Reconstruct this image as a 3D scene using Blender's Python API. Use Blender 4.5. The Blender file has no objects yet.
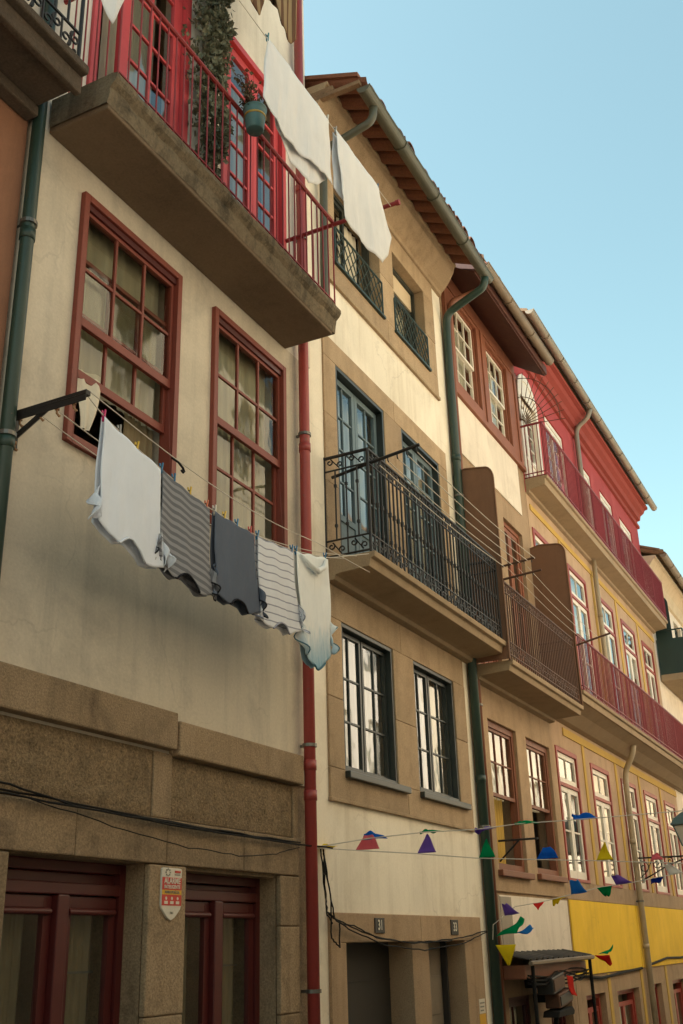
import bpy, bmesh, math, random
from mathutils import Vector, Matrix, noise
rnd = random.Random(7)
PI = math.pi
sc = bpy.context.scene
COL = sc.collection
WL = {}                                   # world location of every thing / part origin

# ------------------------------------------------------------------ helpers
class MB:
    """collects shapes in world coordinates; build() links them as one mesh object"""
    def __init__(s): s.v = []; s.f = []; s.uv = {}; s.mi = {}
    def quad(s, a, b, c, d, uv=None):
        n = len(s.v); s.v += [tuple(a), tuple(b), tuple(c), tuple(d)]; s.f.append((n, n+1, n+2, n+3))
        if uv: s.uv[len(s.f)-1] = uv
        return s
    def tri(s, a, b, c):
        n = len(s.v); s.v += [tuple(a), tuple(b), tuple(c)]; s.f.append((n, n+1, n+2)); return s
    def box(s, x0, x1, y0, y1, z0, z1):
        if x0 > x1: x0, x1 = x1, x0
        if y0 > y1: y0, y1 = y1, y0
        if z0 > z1: z0, z1 = z1, z0
        n = len(s.v)
        s.v += [(x0,y0,z0),(x1,y0,z0),(x1,y1,z0),(x0,y1,z0),(x0,y0,z1),(x1,y0,z1),(x1,y1,z1),(x0,y1,z1)]
        for q in ((0,3,2,1),(4,5,6,7),(0,1,5,4),(1,2,6,5),(2,3,7,6),(3,0,4,7)): s.f.append(tuple(n+i for i in q))
        return s
    def tube(s, pts, r, seg=8, cap=True):
        pts = [Vector(p) for p in pts]
        R = r if isinstance(r, (list, tuple)) else [r]*len(pts)
        n0 = len(s.v); prev = None
        for i, p in enumerate(pts):
            t = (pts[min(i+1, len(pts)-1)] - pts[max(i-1, 0)]).normalized()
            if prev is None:
                a = Vector((0,0,1)) if abs(t.z) < .9 else Vector((1,0,0))
                u = t.cross(a).normalized()
            else:
                u = (prev - t*prev.dot(t)).normalized()
            prev = u; w = t.cross(u)
            for k in range(seg):
                an = 2*PI*k/seg + PI/seg
                s.v.append(tuple(p + (u*math.cos(an) + w*math.sin(an))*R[i]))
        for i in range(len(pts)-1):
            for k in range(seg):
                a = n0+i*seg+k; b = n0+i*seg+(k+1) % seg
                s.f.append((a, b, b+seg, a+seg))
        if cap:
            s.f.append(tuple(n0+k for k in range(seg))[::-1])
            s.f.append(tuple(n0+(len(pts)-1)*seg+k for k in range(seg)))
        return s
    def prism(s, out, fn, d0, d1):
        """outline (a,b) list; fn(a,b,d)->xyz; extruded d0..d1"""
        n = len(s.v); m = len(out)
        s.v += [tuple(fn(a, b, d0)) for a, b in out] + [tuple(fn(a, b, d1)) for a, b in out]
        s.f.append(tuple(range(n, n+m))); s.f.append(tuple(range(n+m, n+2*m))[::-1])
        for i in range(m):
            j = (i+1) % m; s.f.append((n+i, n+m+i, n+m+j, n+j))
        return s
    def wall(s, x0, x1, z0, z1, y0, y1, holes, outer=True):
        """panel facing -y between y0 (front) and y1 with rectangular holes (x0,x1,z0,z1) and reveals"""
        hs = [(max(h[0],x0), min(h[1],x1), max(h[2],z0), min(h[3],z1)) for h in holes]
        hs = [h for h in hs if h[1] > h[0]+1e-4 and h[3] > h[2]+1e-4]
        xs = sorted({round(v,4) for v in [x0, x1]+[h[0] for h in hs]+[h[1] for h in hs]})
        zs = sorted({round(v,4) for v in [z0, z1]+[h[2] for h in hs]+[h[3] for h in hs]})
        ins = lambda x, z: any(h[0] < x < h[1] and h[2] < z < h[3] for h in hs)
        for i in range(len(xs)-1):
            for j in range(len(zs)-1):
                cx, cz = (xs[i]+xs[i+1])/2, (zs[j]+zs[j+1])/2
                if ins(cx, cz): continue
                a, b, c, d = xs[i], xs[i+1], zs[j], zs[j+1]
                s.quad((a,y0,c),(b,y0,c),(b,y0,d),(a,y0,d))
                s.quad((a,y1,c),(a,y1,d),(b,y1,d),(b,y1,c))
                if i == 0 and outer or (i > 0 and ins((xs[i-1]+a)/2, cz)): s.quad((a,y0,c),(a,y0,d),(a,y1,d),(a,y1,c))
                if i == len(xs)-2 and outer or (i < len(xs)-2 and ins((xs[i+2]+b)/2, cz)): s.quad((b,y0,c),(b,y1,c),(b,y1,d),(b,y0,d))
                if j == 0 and outer or (j > 0 and ins(cx, (zs[j-1]+c)/2)): s.quad((a,y0,c),(a,y1,c),(b,y1,c),(b,y0,c))
                if j == len(zs)-2 and outer or (j < len(zs)-2 and ins(cx, (zs[j+2]+d)/2)): s.quad((a,y0,d),(b,y0,d),(b,y1,d),(a,y1,d))
        return s
    def build(s, name, m, parent=None, smooth=False, bevel=0, loc=None, solid=0, weld=True):
        base = Vector(loc) if loc is not None else (WL[parent] if parent is not None else Vector((0,0,0)))
        me = bpy.data.meshes.new(name)
        me.from_pydata([tuple(Vector(v)-base) for v in s.v], [], s.f)
        for k in (m if isinstance(m, list) else [m]): me.materials.append(k)
        if s.uv:
            ul = me.uv_layers.new(name='UVMap')
            for fi, uv in s.uv.items():
                for li, q in zip(me.polygons[fi].loop_indices, uv): ul.data[li].uv = q
        if s.mi:
            for fi, k in s.mi.items(): me.polygons[fi].material_index = k
        bm = bmesh.new(); bm.from_mesh(me)
        if weld: bmesh.ops.remove_doubles(bm, verts=bm.verts, dist=1e-5)
        bmesh.ops.recalc_face_normals(bm, faces=bm.faces)
        bm.to_mesh(me); bm.free()
        if smooth:
            for p in me.polygons: p.use_smooth = True
        o = bpy.data.objects.new(name, me); COL.objects.link(o)
        if solid:
            md = o.modifiers.new('thickness', 'SOLIDIFY'); md.thickness = solid; md.offset = 0
        if bevel:
            md = o.modifiers.new('bevel', 'BEVEL'); md.width = bevel; md.segments = 2; md.limit_method = 'ANGLE'
        WL[o] = base.copy()
        if parent is not None:
            o.parent = parent; o.location = base - WL[parent]
        else: o.location = base
        return o

def thing(name, label, cat, loc, group=None):
    o = bpy.data.objects.new(name, None); COL.objects.link(o); o.location = loc
    o.empty_display_size = .2; o['label'] = label; o['category'] = cat
    if group: o['group'] = group
    WL[o] = Vector(loc); return o
def tag(o, label, cat, group=None):
    o['label'] = label; o['category'] = cat
    if group: o['group'] = group
    return o
def struct(o): o['kind'] = 'structure'; return o

# ------------------------------------------------------------------ materials
def nodes(name):
    m = bpy.data.materials.new(name); m.use_nodes = True
    nt = m.node_tree; nt.nodes.clear()
    out = nt.nodes.new('ShaderNodeOutputMaterial')
    return m, nt, out
def N(nt, t, **k):
    n = nt.nodes.new(t)
    for a, b in k.items():
        if a in n.inputs: n.inputs[a].default_value = b
        else: setattr(n, a, b)
    return n
def rgb(c): return (c[0], c[1], c[2], 1)
def ramp(nt, fac, lo, hi):
    r = N(nt, 'ShaderNodeMapRange'); r.inputs['From Min'].default_value = lo; r.inputs['From Max'].default_value = hi
    nt.links.new(fac, r.inputs['Value']); return r.outputs['Result']
def mixc(nt, fac, a, b, mode='MIX'):
    m = N(nt, 'ShaderNodeMix', data_type='RGBA', blend_type=mode)
    for sock, v in ((m.inputs[0], fac), (m.inputs[6], a), (m.inputs[7], b)):
        if hasattr(v, 'is_output') or hasattr(v, 'links'): nt.links.new(v, sock)
        else: sock.default_value = v
    return m.outputs[2]
def noi(nt, vec, scale, detail=5, rough=.6, dist=0):
    n = N(nt, 'ShaderNodeTexNoise'); n.inputs['Scale'].default_value = scale; n.inputs['Detail'].default_value = detail
    n.inputs['Roughness'].default_value = rough; n.inputs['Distortion'].default_value = dist
    nt.links.new(vec, n.inputs['Vector']); return n.outputs['Fac']
def mapv(nt, vec, scale, loc=(0,0,0)):
    m = N(nt, 'ShaderNodeMapping'); m.inputs['Scale'].default_value = scale; m.inputs['Location'].default_value = loc
    nt.links.new(vec, m.inputs['Vector']); return m.outputs['Vector']

def weathered(name, base, stain=None, rough=.85, patch=.5, streak=.5, grain=.15, bump=.25, bscale=60, bdist=.004, big=.7, spec=.3, chip=None, metal=0, streak_w=5, cracks=0, bloom=0, island=0):
    """wall / wood / metal surface: broad patches, vertical run-off streaks, grain and relief, all in object space"""
    m, nt, out = nodes(name)
    tc = N(nt, 'ShaderNodeTexCoord'); V = tc.outputs['Object']
    stain = stain or tuple(c*.55 for c in base)
    light = tuple(min(1, c*1.1) for c in base)
    c = mixc(nt, ramp(nt, noi(nt, V, big, 6, .65), .35, .65), rgb(base), rgb(light))
    if patch:
        p = N(nt, 'ShaderNodeMath', operation='MULTIPLY'); nt.links.new(ramp(nt, noi(nt, V, big*2.3, 8, .7, .4), .5, .78), p.inputs[0]); p.inputs[1].default_value = patch
        c = mixc(nt, p.outputs[0], c, rgb(stain))
    if streak:
        sv = mapv(nt, V, (streak_w, streak_w, .3))
        p = N(nt, 'ShaderNodeMath', operation='MULTIPLY'); nt.links.new(ramp(nt, noi(nt, sv, 1, 6, .65), .5, .8), p.inputs[0]); p.inputs[1].default_value = streak
        c = mixc(nt, p.outputs[0], c, rgb(stain))
    if bloom:
        p = N(nt, 'ShaderNodeMath', operation='MULTIPLY'); nt.links.new(ramp(nt, noi(nt, mapv(nt, V, (1,1,.7), (7,3,5)), big*1.5, 7, .62, .8), .52, .62), p.inputs[0]); p.inputs[1].default_value = bloom
        c = mixc(nt, p.outputs[0], c, rgb(tuple(min(1, q*1.22+.03) for q in base)))
        sp = N(nt, 'ShaderNodeMath', operation='MULTIPLY'); nt.links.new(ramp(nt, noi(nt, V, 16, 6, .75), .64, .72), sp.inputs[0]); sp.inputs[1].default_value = .5
        c = mixc(nt, sp.outputs[0], c, rgb(stain))
    if cracks:
        wv = noi(nt, V, 2.2, 5, .6)
        vm = N(nt, 'ShaderNodeVectorMath', operation='ADD'); nt.links.new(V, vm.inputs[0])
        vs_ = N(nt, 'ShaderNodeVectorMath', operation='SCALE'); vs_.inputs['Scale'].default_value = .55
        cn = N(nt, 'ShaderNodeTexNoise'); cn.inputs['Scale'].default_value = 2.2; cn.inputs['Detail'].default_value = 6; nt.links.new(V, cn.inputs['Vector'])
        nt.links.new(cn.outputs['Color'], vs_.inputs[0]); nt.links.new(vs_.outputs[0], vm.inputs[1])
        vo = N(nt, 'ShaderNodeTexVoronoi', feature='DISTANCE_TO_EDGE'); vo.inputs['Scale'].default_value = .75; nt.links.new(vm.outputs[0], vo.inputs['Vector'])
        ln = N(nt, 'ShaderNodeMath', operation='LESS_THAN'); nt.links.new(vo.outputs['Distance'], ln.inputs[0]); ln.inputs[1].default_value = .006
        mk = N(nt, 'ShaderNodeMath', operation='MULTIPLY'); nt.links.new(ln.outputs[0], mk.inputs[0]); nt.links.new(ramp(nt, noi(nt, V, .9, 3), .48, .6), mk.inputs[1])
        m2 = N(nt, 'ShaderNodeMath', operation='MULTIPLY'); nt.links.new(mk.outputs[0], m2.inputs[0]); m2.inputs[1].default_value = cracks
        c = mixc(nt, m2.outputs[0], c, rgb(tuple(q*.35 for q in stain)))
    g = noi(nt, V, bscale, 4, .7)
    if grain:
        gg = N(nt, 'ShaderNodeMapRange'); gg.inputs['From Min'].default_value = .25; gg.inputs['From Max'].default_value = .75
        gg.inputs['To Min'].default_value = 1-grain; gg.inputs['To Max'].default_value = 1+grain
        nt.links.new(g, gg.inputs['Value'])
        c = mixc(nt, 1.0, c, gg.outputs['Result'], 'MULTIPLY')
    if chip:
        cf = ramp(nt, noi(nt, V, 11, 8, .75), .64, .67)
        c = mixc(nt, cf, c, rgb(chip))
    if island:                                # every masonry block has its own tone
        ge = N(nt, 'ShaderNodeNewGeometry'); im = N(nt, 'ShaderNodeMapRange'); nt.links.new(ge.outputs['Random Per Island'], im.inputs['Value'])
        im.inputs['To Min'].default_value = 1-island; im.inputs['To Max'].default_value = 1+island
        c = mixc(nt, 1.0, c, im.outputs['Result'], 'MULTIPLY')
    b = N(nt, 'ShaderNodeBsdfPrincipled'); b.inputs['Roughness'].default_value = rough; b.inputs['Metallic'].default_value = metal
    b.inputs['Specular IOR Level'].default_value = spec
    nt.links.new(c, b.inputs['Base Color'])
    bp = N(nt, 'ShaderNodeBump'); bp.inputs['Strength'].default_value = bump; bp.inputs['Distance'].default_value = bdist
    hsum = N(nt, 'ShaderNodeMath', operation='ADD'); nt.links.new(g, hsum.inputs[0]); nt.links.new(noi(nt, V, bscale*.12, 5, .6), hsum.inputs[1])
    h = hsum.outputs[0]
    nt.links.new(h, bp.inputs['Height']); nt.links.new(bp.outputs['Normal'], b.inputs['Normal'])
    nt.links.new(b.outputs[0], out.inputs['Surface'])
    return m

def glass(name, f0=.09, tint=(.86,.9,.88), wav=.02):
    m, nt, out = nodes(name)
    tc = N(nt, 'ShaderNodeTexCoord')
    bp = N(nt, 'ShaderNodeBump'); bp.inputs['Strength'].default_value = wav*6; bp.inputs['Distance'].default_value = .02
    nt.links.new(noi(nt, tc.outputs['Object'], 2.6, 2, .5), bp.inputs['Height'])
    lw = N(nt, 'ShaderNodeLayerWeight'); lw.inputs['Blend'].default_value = .5
    pw = N(nt, 'ShaderNodeMath', operation='POWER'); nt.links.new(lw.outputs['Facing'], pw.inputs[0]); pw.inputs[1].default_value = 5
    fr = N(nt, 'ShaderNodeMath', operation='MULTIPLY_ADD'); nt.links.new(pw.outputs[0], fr.inputs[0]); fr.inputs[1].default_value = 1-f0; fr.inputs[2].default_value = f0
    tr = N(nt, 'ShaderNodeBsdfTransparent'); tr.inputs['Color'].default_value = rgb(tint)
    gl = N(nt, 'ShaderNodeBsdfGlossy'); gl.inputs['Roughness'].default_value = .03; gl.inputs['Color'].default_value = (.95,.95,.95,1)
    nt.links.new(bp.outputs['Normal'], gl.inputs['Normal'])
    mx = N(nt, 'ShaderNodeMixShader'); nt.links.new(fr.outputs[0], mx.inputs[0]); nt.links.new(tr.outputs[0], mx.inputs[1]); nt.links.new(gl.outputs[0], mx.inputs[2])
    nt.links.new(mx.outputs[0], out.inputs['Surface'])
    return m

def cloth(name, base, stripes=None, trans=.35, weave=1, dark=None):
    """stripes: (colour, count, duty, axis)"""
    m, nt, out = nodes(name)
    tc = N(nt, 'ShaderNodeTexCoord')
    V = tc.outputs['Object']
    n1 = ramp(nt, noi(nt, V, 3, 4), .3, .7)
    c = mixc(nt, n1, rgb(tuple(x*.93 for x in base)), rgb(base))
    if stripes:
        col, cnt, duty, ax = stripes
        sx = N(nt, 'ShaderNodeSeparateXYZ'); nt.links.new(tc.outputs['UV'], sx.inputs[0])
        a = N(nt, 'ShaderNodeMath', operation='MULTIPLY'); nt.links.new(sx.outputs[ax], a.inputs[0]); a.inputs[1].default_value = cnt
        f = N(nt, 'ShaderNodeMath', operation='FRACT'); nt.links.new(a.outputs[0], f.inputs[0])
        l = N(nt, 'ShaderNodeMath', operation='LESS_THAN'); nt.links.new(f.outputs[0], l.inputs[0]); l.inputs[1].default_value = duty
        c = mixc(nt, l.outputs[0], c, rgb(col))
    if dark:                                # dyed end: (colour, v0, v1) along the v axis of the cloth
        sx = N(nt, 'ShaderNodeSeparateXYZ'); nt.links.new(tc.outputs['UV'], sx.inputs[0])
        ad = N(nt, 'ShaderNodeMath', operation='ADD'); nt.links.new(sx.outputs[1], ad.inputs[0])
        nn = noi(nt, mapv(nt, tc.outputs['UV'], (9,3,1)), 1.5, 5, .7)
        sb = N(nt, 'ShaderNodeMath', operation='MULTIPLY_ADD'); nt.links.new(nn, sb.inputs[0]); sb.inputs[1].default_value = .5; sb.inputs[2].default_value = -.25
        nt.links.new(sb.outputs[0], ad.inputs[1])
        c = mixc(nt, ramp(nt, ad.outputs[0], dark[1], dark[2]), c, rgb(dark[0]))
    d = N(nt, 'ShaderNodeBsdfDiffuse'); t = N(nt, 'ShaderNodeBsdfTranslucent')
    bp = N(nt, 'ShaderNodeBump'); bp.inputs['Strength'].default_value = .75; bp.inputs['Distance'].default_value = .014
    nt.links.new(noi(nt, mapv(nt, V, (15,15,2.4)), 1.3, 5, .6, .6), bp.inputs['Height'])
    nt.links.new(bp.outputs['Normal'], d.inputs['Normal'])
    nt.links.new(c, d.inputs['Color']); nt.links.new(c, t.inputs['Color'])
    mx = N(nt, 'ShaderNodeMixShader'); mx.inputs[0].default_value = trans
    nt.links.new(d.outputs[0], mx.inputs[1]); nt.links.new(t.outputs[0], mx.inputs[2]); nt.links.new(mx.outputs[0], out.inputs['Surface'])
    return m
def plain(name, c, rough=.5, metal=0, spec=.4):
    return weathered(name, c, rough=rough, metal=metal, spec=spec, patch=.25, streak=.15, grain=.08, bump=.06)

M = {}
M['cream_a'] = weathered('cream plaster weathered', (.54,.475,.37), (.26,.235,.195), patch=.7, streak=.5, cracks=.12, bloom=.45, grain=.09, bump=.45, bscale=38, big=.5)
M['cream_b'] = weathered('pale cream plaster', (.76,.69,.555), (.42,.33,.21), patch=.45, streak=.5, cracks=.15, bloom=.45, grain=.06, bump=.3, bscale=40, big=.45)
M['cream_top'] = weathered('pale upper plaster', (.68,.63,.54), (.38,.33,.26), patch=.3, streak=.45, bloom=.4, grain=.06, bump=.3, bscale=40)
M['granite_dark'] = weathered('rough dark granite', (.265,.188,.11), (.08,.053,.03), island=.16, patch=.85, streak=.5, grain=.45, bloom=.3, bump=.9, bscale=70, bdist=.008, big=1.2)
M['roughcast'] = weathered('roughcast granite infill', (.24,.168,.092), (.06,.042,.024), patch=.7, streak=.4, grain=.7, bump=1.0, bscale=55, bdist=.025, big=1.6)
M['granite'] = weathered('warm granite', (.37,.265,.16), (.16,.105,.056), island=.16, patch=.6, streak=.5, bloom=.35, grain=.34, bump=.5, bscale=90, bdist=.004, big=.9)
M['granite_c'] = weathered('brown granite', (.335,.23,.135), (.15,.095,.052), island=.14, patch=.6, streak=.5, bloom=.3, grain=.3, bump=.45, bscale=90, big=.9)
M['slab_a'] = weathered('balcony concrete', (.155,.108,.066), (.07,.05,.03), patch=.5, streak=.2, grain=.18, bump=.5, bscale=50, big=1.3)
M['slab_edge'] = weathered('mossy balcony edge', (.165,.128,.08), (.018,.016,.010), patch=1.0, streak=.9, grain=.3, bump=.9, bscale=40, bdist=.012, big=2.2, streak_w=9)
M['slab_b'] = weathered('balcony stone', (.31,.225,.135), (.17,.115,.065), patch=.45, streak=.35, grain=.16, bump=.4, bscale=60, big=1.1)
M['slab_z'] = weathered('dark balcony stone', (.085,.062,.042), (.035,.03,.02), patch=.7, streak=.4, grain=.3, bump=.8, bscale=45, bdist=.01, big=1.6)
M['orange'] = weathered('terracotta plaster', (.24,.115,.065), (.13,.06,.035), patch=.4, streak=.4, grain=.1, bump=.3)
M['sash_red'] = weathered('oxide red window paint', (.20,.045,.028), (.10,.026,.018), rough=.55, patch=.45, streak=.4, chip=(.16,.10,.075), grain=.1, bump=.25, spec=.4)
M['door_red'] = weathered('bright red door paint', (.50,.055,.06), (.27,.03,.03), rough=.5, patch=.25, streak=.2, grain=.05, bump=.1, spec=.4)
M['door_dark_red'] = weathered('dark red door paint', (.075,.011,.010), (.035,.006,.006), rough=.4, patch=.3, streak=.3, grain=.08, bump=.1, spec=.5)
M['rail_red'] = weathered('red iron paint', (.27,.035,.033), (.10,.02,.015), rough=.5, patch=.4, streak=.2, grain=.1, bump=.15)
M['rail_crimson'] = weathered('crimson iron paint', (.20,.028,.035), (.09,.015,.018), rough=.5, patch=.3, streak=.2, grain=.1, bump=.15)
M['pipe_red'] = weathered('red drainpipe paint', (.30,.042,.034), (.14,.025,.02), rough=.45, patch=.5, streak=.6, chip=(.20,.09,.06), grain=.1, bump=.25, spec=.5)
M['pipe_green'] = weathered('dark green drainpipe paint', (.018,.042,.030), (.012,.02,.015), rough=.45, patch=.5, streak=.5, chip=(.08,.06,.04), grain=.1, bump=.2, spec=.5)
M['gutter_green'] = weathered('olive gutter paint', (.075,.075,.05), (.03,.03,.02), rough=.45, patch=.5, streak=.4, grain=.1, bump=.12, spec=.5)
M['iron'] = weathered('black wrought iron', (.018,.017,.016), (.05,.03,.018), rough=.5, patch=.5, streak=.3, grain=.2, bump=.3)
M['iron_brown'] = weathered('rusty brown iron', (.10,.048,.028), (.04,.022,.014), rough=.6, patch=.5, streak=.3, grain=.2, bump=.3)
M['rust_sheet'] = weathered('brown sheet metal screen', (.17,.085,.045), (.09,.045,.025), rough=.6, patch=.45, streak=.45, grain=.08, bump=.12)
M['rust_frame'] = weathered('rust brown bay paint', (.25,.092,.05), (.13,.05,.03), rough=.6, patch=.4, streak=.4, grain=.1, bump=.2)
M['rust_wood'] = weathered('brown window wood', (.20,.075,.04), (.10,.04,.022), rough=.55, patch=.3, streak=.3, grain=.1, bump=.15)
M['soffit'] = weathered('dark red boarded soffit', (.075,.026,.018), (.16,.07,.035), rough=.7, patch=.5, streak=.2, grain=.2, bump=.4, big=2)
M['green_wood'] = weathered('black green window paint', (.022,.028,.024), (.012,.014,.012), rough=.4, patch=.3, streak=.2, grain=.08, bump=.1, spec=.5)
M['blue_wood'] = weathered('grey blue door paint', (.12,.17,.19), (.06,.09,.10), rough=.45, patch=.3, streak=.2, grain=.06, bump=.1)
M['white_wood'] = weathered('white window paint', (.72,.66,.56), (.42,.34,.25), rough=.5, patch=.2, streak=.25, grain=.05, bump=.1)
M['cream_wood'] = weathered('cream window paint', (.60,.48,.32), (.35,.25,.15), rough=.5, patch=.3, streak=.3, grain=.06, bump=.1)
M['red_case'] = weathered('red window casing paint', (.30,.05,.035), (.15,.03,.02), rough=.5, patch=.3, streak=.3, grain=.06, bump=.1)
M['wall_d'] = weathered('pinkish brown render', (.42,.285,.175), (.23,.145,.085), patch=.5, streak=.5, bloom=.4, cracks=.15, grain=.08, bump=.3)
M['ochre'] = weathered('ochre painted strip', (.50,.32,.075), (.34,.21,.06), patch=.25, streak=.3, grain=.05, bump=.15)
M['yellow'] = weathered('yellow painted render', (.76,.48,.03), (.48,.28,.03), patch=.45, streak=.5, bloom=.3, cracks=.15, grain=.05, bump=.25, big=.4)
M['crimson'] = weathered('crimson plaster', (.36,.05,.05), (.22,.035,.035), patch=.5, streak=.5, bloom=.5, grain=.06, bump=.2)
M['cornice_red'] = weathered('orange red cornice', (.28,.05,.038), (.17,.035,.028), patch=.3, streak=.3, grain=.06, bump=.2)
M['zinc'] = weathered('weathered zinc', (.25,.21,.16), (.13,.10,.075), rough=.45, patch=.5, streak=.4, grain=.08, bump=.1, metal=.3)
M['brown_pipe'] = weathered('brown grey gutter', (.20,.15,.10), (.09,.07,.05), rough=.5, patch=.5, streak=.4, grain=.1, bump=.15)
M['beige_pipe'] = weathered('beige drainpipe', (.36,.29,.19), (.18,.13,.08), rough=.5, patch=.5, streak=.5, grain=.08, bump=.1)
M['tile'] = weathered('terracotta roof tile', (.19,.078,.045), (.06,.032,.022), patch=.85, streak=.3, grain=.25, bump=.5, bscale=50, big=3)
M['tile_old'] = weathered('old mossy roof tile', (.22,.14,.08), (.07,.055,.035), patch=.7, streak=.3, grain=.3, bump=.5, bscale=50, big=3)
M['white_render'] = weathered('white render', (.68,.60,.49), (.42,.34,.25), patch=.4, streak=.5, bloom=.4, cracks=.15, grain=.06, bump=.25)
M['e_stone'] = weathered('pale eave stone', (.55,.45,.31), (.33,.25,.15), patch=.4, streak=.4, grain=.12, bump=.3)
M['green_sheet'] = weathered('green sheet metal', (.011,.030,.023), (.008,.016,.012), rough=.45, patch=.4, streak=.4, grain=.08, bump=.1, spec=.5)
M['dark'] = plain('dark shop joinery', (.03,.028,.025))
M['interior'] = plain('dim interior wall', (.16,.13,.10), rough=.9)
M['rope'] = plain('pale cord', (.55,.5,.42), rough=.9)
M['cable'] = plain('black cable', (.010,.009,.008), rough=.7, spec=.15)
M['hook'] = plain('rusty hook', (.28,.15,.07), rough=.6)
M['steel'] = plain('grey steel strap', (.16,.15,.13), rough=.4, metal=.7)
M['glass'] = glass('old window glass')
M['glass_blue'] = glass('reflective window glass', .17)
M['glass_dim'] = glass('thin dusty glass', .03, (.74,.74,.66))
M['curtain'] = cloth('sheer curtain', (.74,.67,.53), trans=.12)
M['curtain_grey'] = cloth('grey green curtain', (.46,.43,.33), trans=.1)
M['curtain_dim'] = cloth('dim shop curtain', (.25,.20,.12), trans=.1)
M['curtain_yellow'] = cloth('yellow curtain', (.66,.44,.12), trans=.15)
M['white_sheet'] = cloth('white bed sheet', (.84,.84,.83), trans=.2)
M['granite_pave'] = weathered('granite sett paving', (.22,.19,.16), (.11,.09,.08), patch=.4, streak=0, grain=.3, bump=.8, bscale=25, bdist=.02)
M['opp_cream'] = weathered('opposite cream plaster', (.78,.67,.50), (.45,.35,.22), patch=.3, streak=.3)
M['opp_ochre'] = weathered('opposite ochre plaster', (.55,.42,.27), (.36,.27,.17), patch=.3, streak=.3)
M['opp_white'] = weathered('opposite white plaster', (.82,.75,.64), (.50,.42,.33), patch=.3, streak=.3)
M['opp_grey'] = weathered('opposite grey render', (.30,.27,.23), (.18,.16,.13), patch=.4, streak=.3)
M['opp_brown'] = weathered('opposite brown stone', (.30,.22,.14), (.15,.11,.07), patch=.4, streak=.3, grain=.2)

# ------------------------------------------------------------------ building blocks
def leaf_frame(mb, x0, x1, z0, z1, y, w=.05, d=.045, cols=2, rows=2, mun=.022, wb=None, solid=None):
    """one glazed leaf: stiles, rails, muntins; optional solid bottom panel height"""
    wb = wb or w
    mb.box(x0, x0+w, y, y+d, z0, z1); mb.box(x1-w, x1, y, y+d, z0, z1)
    mb.box(x0+w, x1-w, y, y+d, z1-w, z1); mb.box(x0+w, x1-w, y, y+d, z0, z0+wb)
    gz0 = z0+wb
    if solid:
        mb.box(x0+w, x1-w, y+.015, y+d-.008, z0+wb, z0+solid)
        mb.box(x0+w, x1-w, y-.002, y+d-.003, z0+solid, z0+solid+w)
        mb.box(x0+w+.04, x1-w-.04, y+.004, y+.02, z0+wb+.05, z0+solid-.05)
        gz0 = z0+solid+w
    gx0, gx1, gz1 = x0+w, x1-w, z1-w
    for i in range(1, cols):
        x = gx0+(gx1-gx0)*i/cols; mb.box(x-mun/2, x+mun/2, y+.006, y+d-.006, gz0, gz1)
    for j in range(1, rows):
        z = gz0+(gz1-gz0)*j/rows
        for i in range(cols):
            a = gx0+(gx1-gx0)*i/cols + (mun/2 if i else 0); b = gx0+(gx1-gx0)*(i+1)/cols - (mun/2 if i < cols-1 else 0)
            mb.box(a, b, y+.008, y+d-.008, z-mun/2, z+mun/2)
    return (gx0, gx1, gz0, gz1)

def curtain_mb(x0, x1, z0, z1, y, amp=.025, waves=9, gather=0, seed=0):
    mb = MB(); r = random.Random(seed); nx, nz = max(24, int(waves*6)), 8
    ph = r.random()*6
    P = []
    for j in range(nz+1):
        row = []
        for i in range(nx+1):
            u, v = i/nx, j/nz
            x = x0+(x1-x0)*u*(1-gather*math.sin(PI*v*.9)*.5)
            row.append((x, y+amp*math.sin(u*waves*2*PI+ph+.6*math.sin(v*3+u*5))*(.7+.3*v)+.01*math.sin(u*31), z1+(z0-z1)*v))
        P.append(row)
    for j in range(nz):
        for i in range(nx): mb.quad(P[j][i], P[j][i+1], P[j+1][i+1], P[j+1][i])
    return mb

def box_frame(mb, x0, x1, z0, z1, y0, y1, w, wb=None, sides='LRTB'):
    wb = w if wb is None else wb
    if 'L' in sides: mb.box(x0, x0+w, y0, y1, z0, z1)
    if 'R' in sides: mb.box(x1-w, x1, y0, y1, z0, z1)
    a = x0+(w if 'L' in sides else 0); b = x1-(w if 'R' in sides else 0)
    if 'T' in sides: mb.box(a, b, y0, y1, z1-w, z1)
    if 'B' in sides: mb.box(a, b, y0, y1, z0, z0+wb)

def window(house, x0, x1, z0, z1, y, fm, sm, leaves, fw=.06, fd=.09, gm='glass', curtains=(), name='window', label=None, back=None, bev=.004, wb=None):
    """casing + leaves [(x0,x1,z0,z1,dy,cols,rows,w,solid)] + one glass mesh + curtains [(x0,x1,z0,z1,mat,waves)]"""
    f = MB(); box_frame(f, x0, x1, z0, z1, y, y+fd, fw, wb)
    fo = f.build(name, fm, house, bevel=bev)
    if label: fo['label'] = label
    g = MB()
    for L in leaves:
        a, b, c, d, dy, cols, rows, w = L[:8]; solid = L[8] if len(L) > 8 else None
        mb = MB(); q = leaf_frame(mb, a, b, c, d, y+dy, w=w, cols=cols, rows=rows, solid=solid)
        mb.build('sash' if name == 'window' else 'door_leaf', sm, fo, bevel=bev*.7)
        g.quad((q[0],y+dy+.022,q[2]),(q[1],y+dy+.022,q[2]),(q[1],y+dy+.022,q[3]),(q[0],y+dy+.022,q[3]))
    if g.f: g.build('glass_pane', M[gm], fo)
    for k, cu in enumerate(curtains):
        curtain_mb(cu[0], cu[1], cu[2], cu[3], y+fd+.09, waves=cu[5], seed=int(x0*100)+k).build('curtain', cu[4], fo, smooth=True)
    return fo

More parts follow.
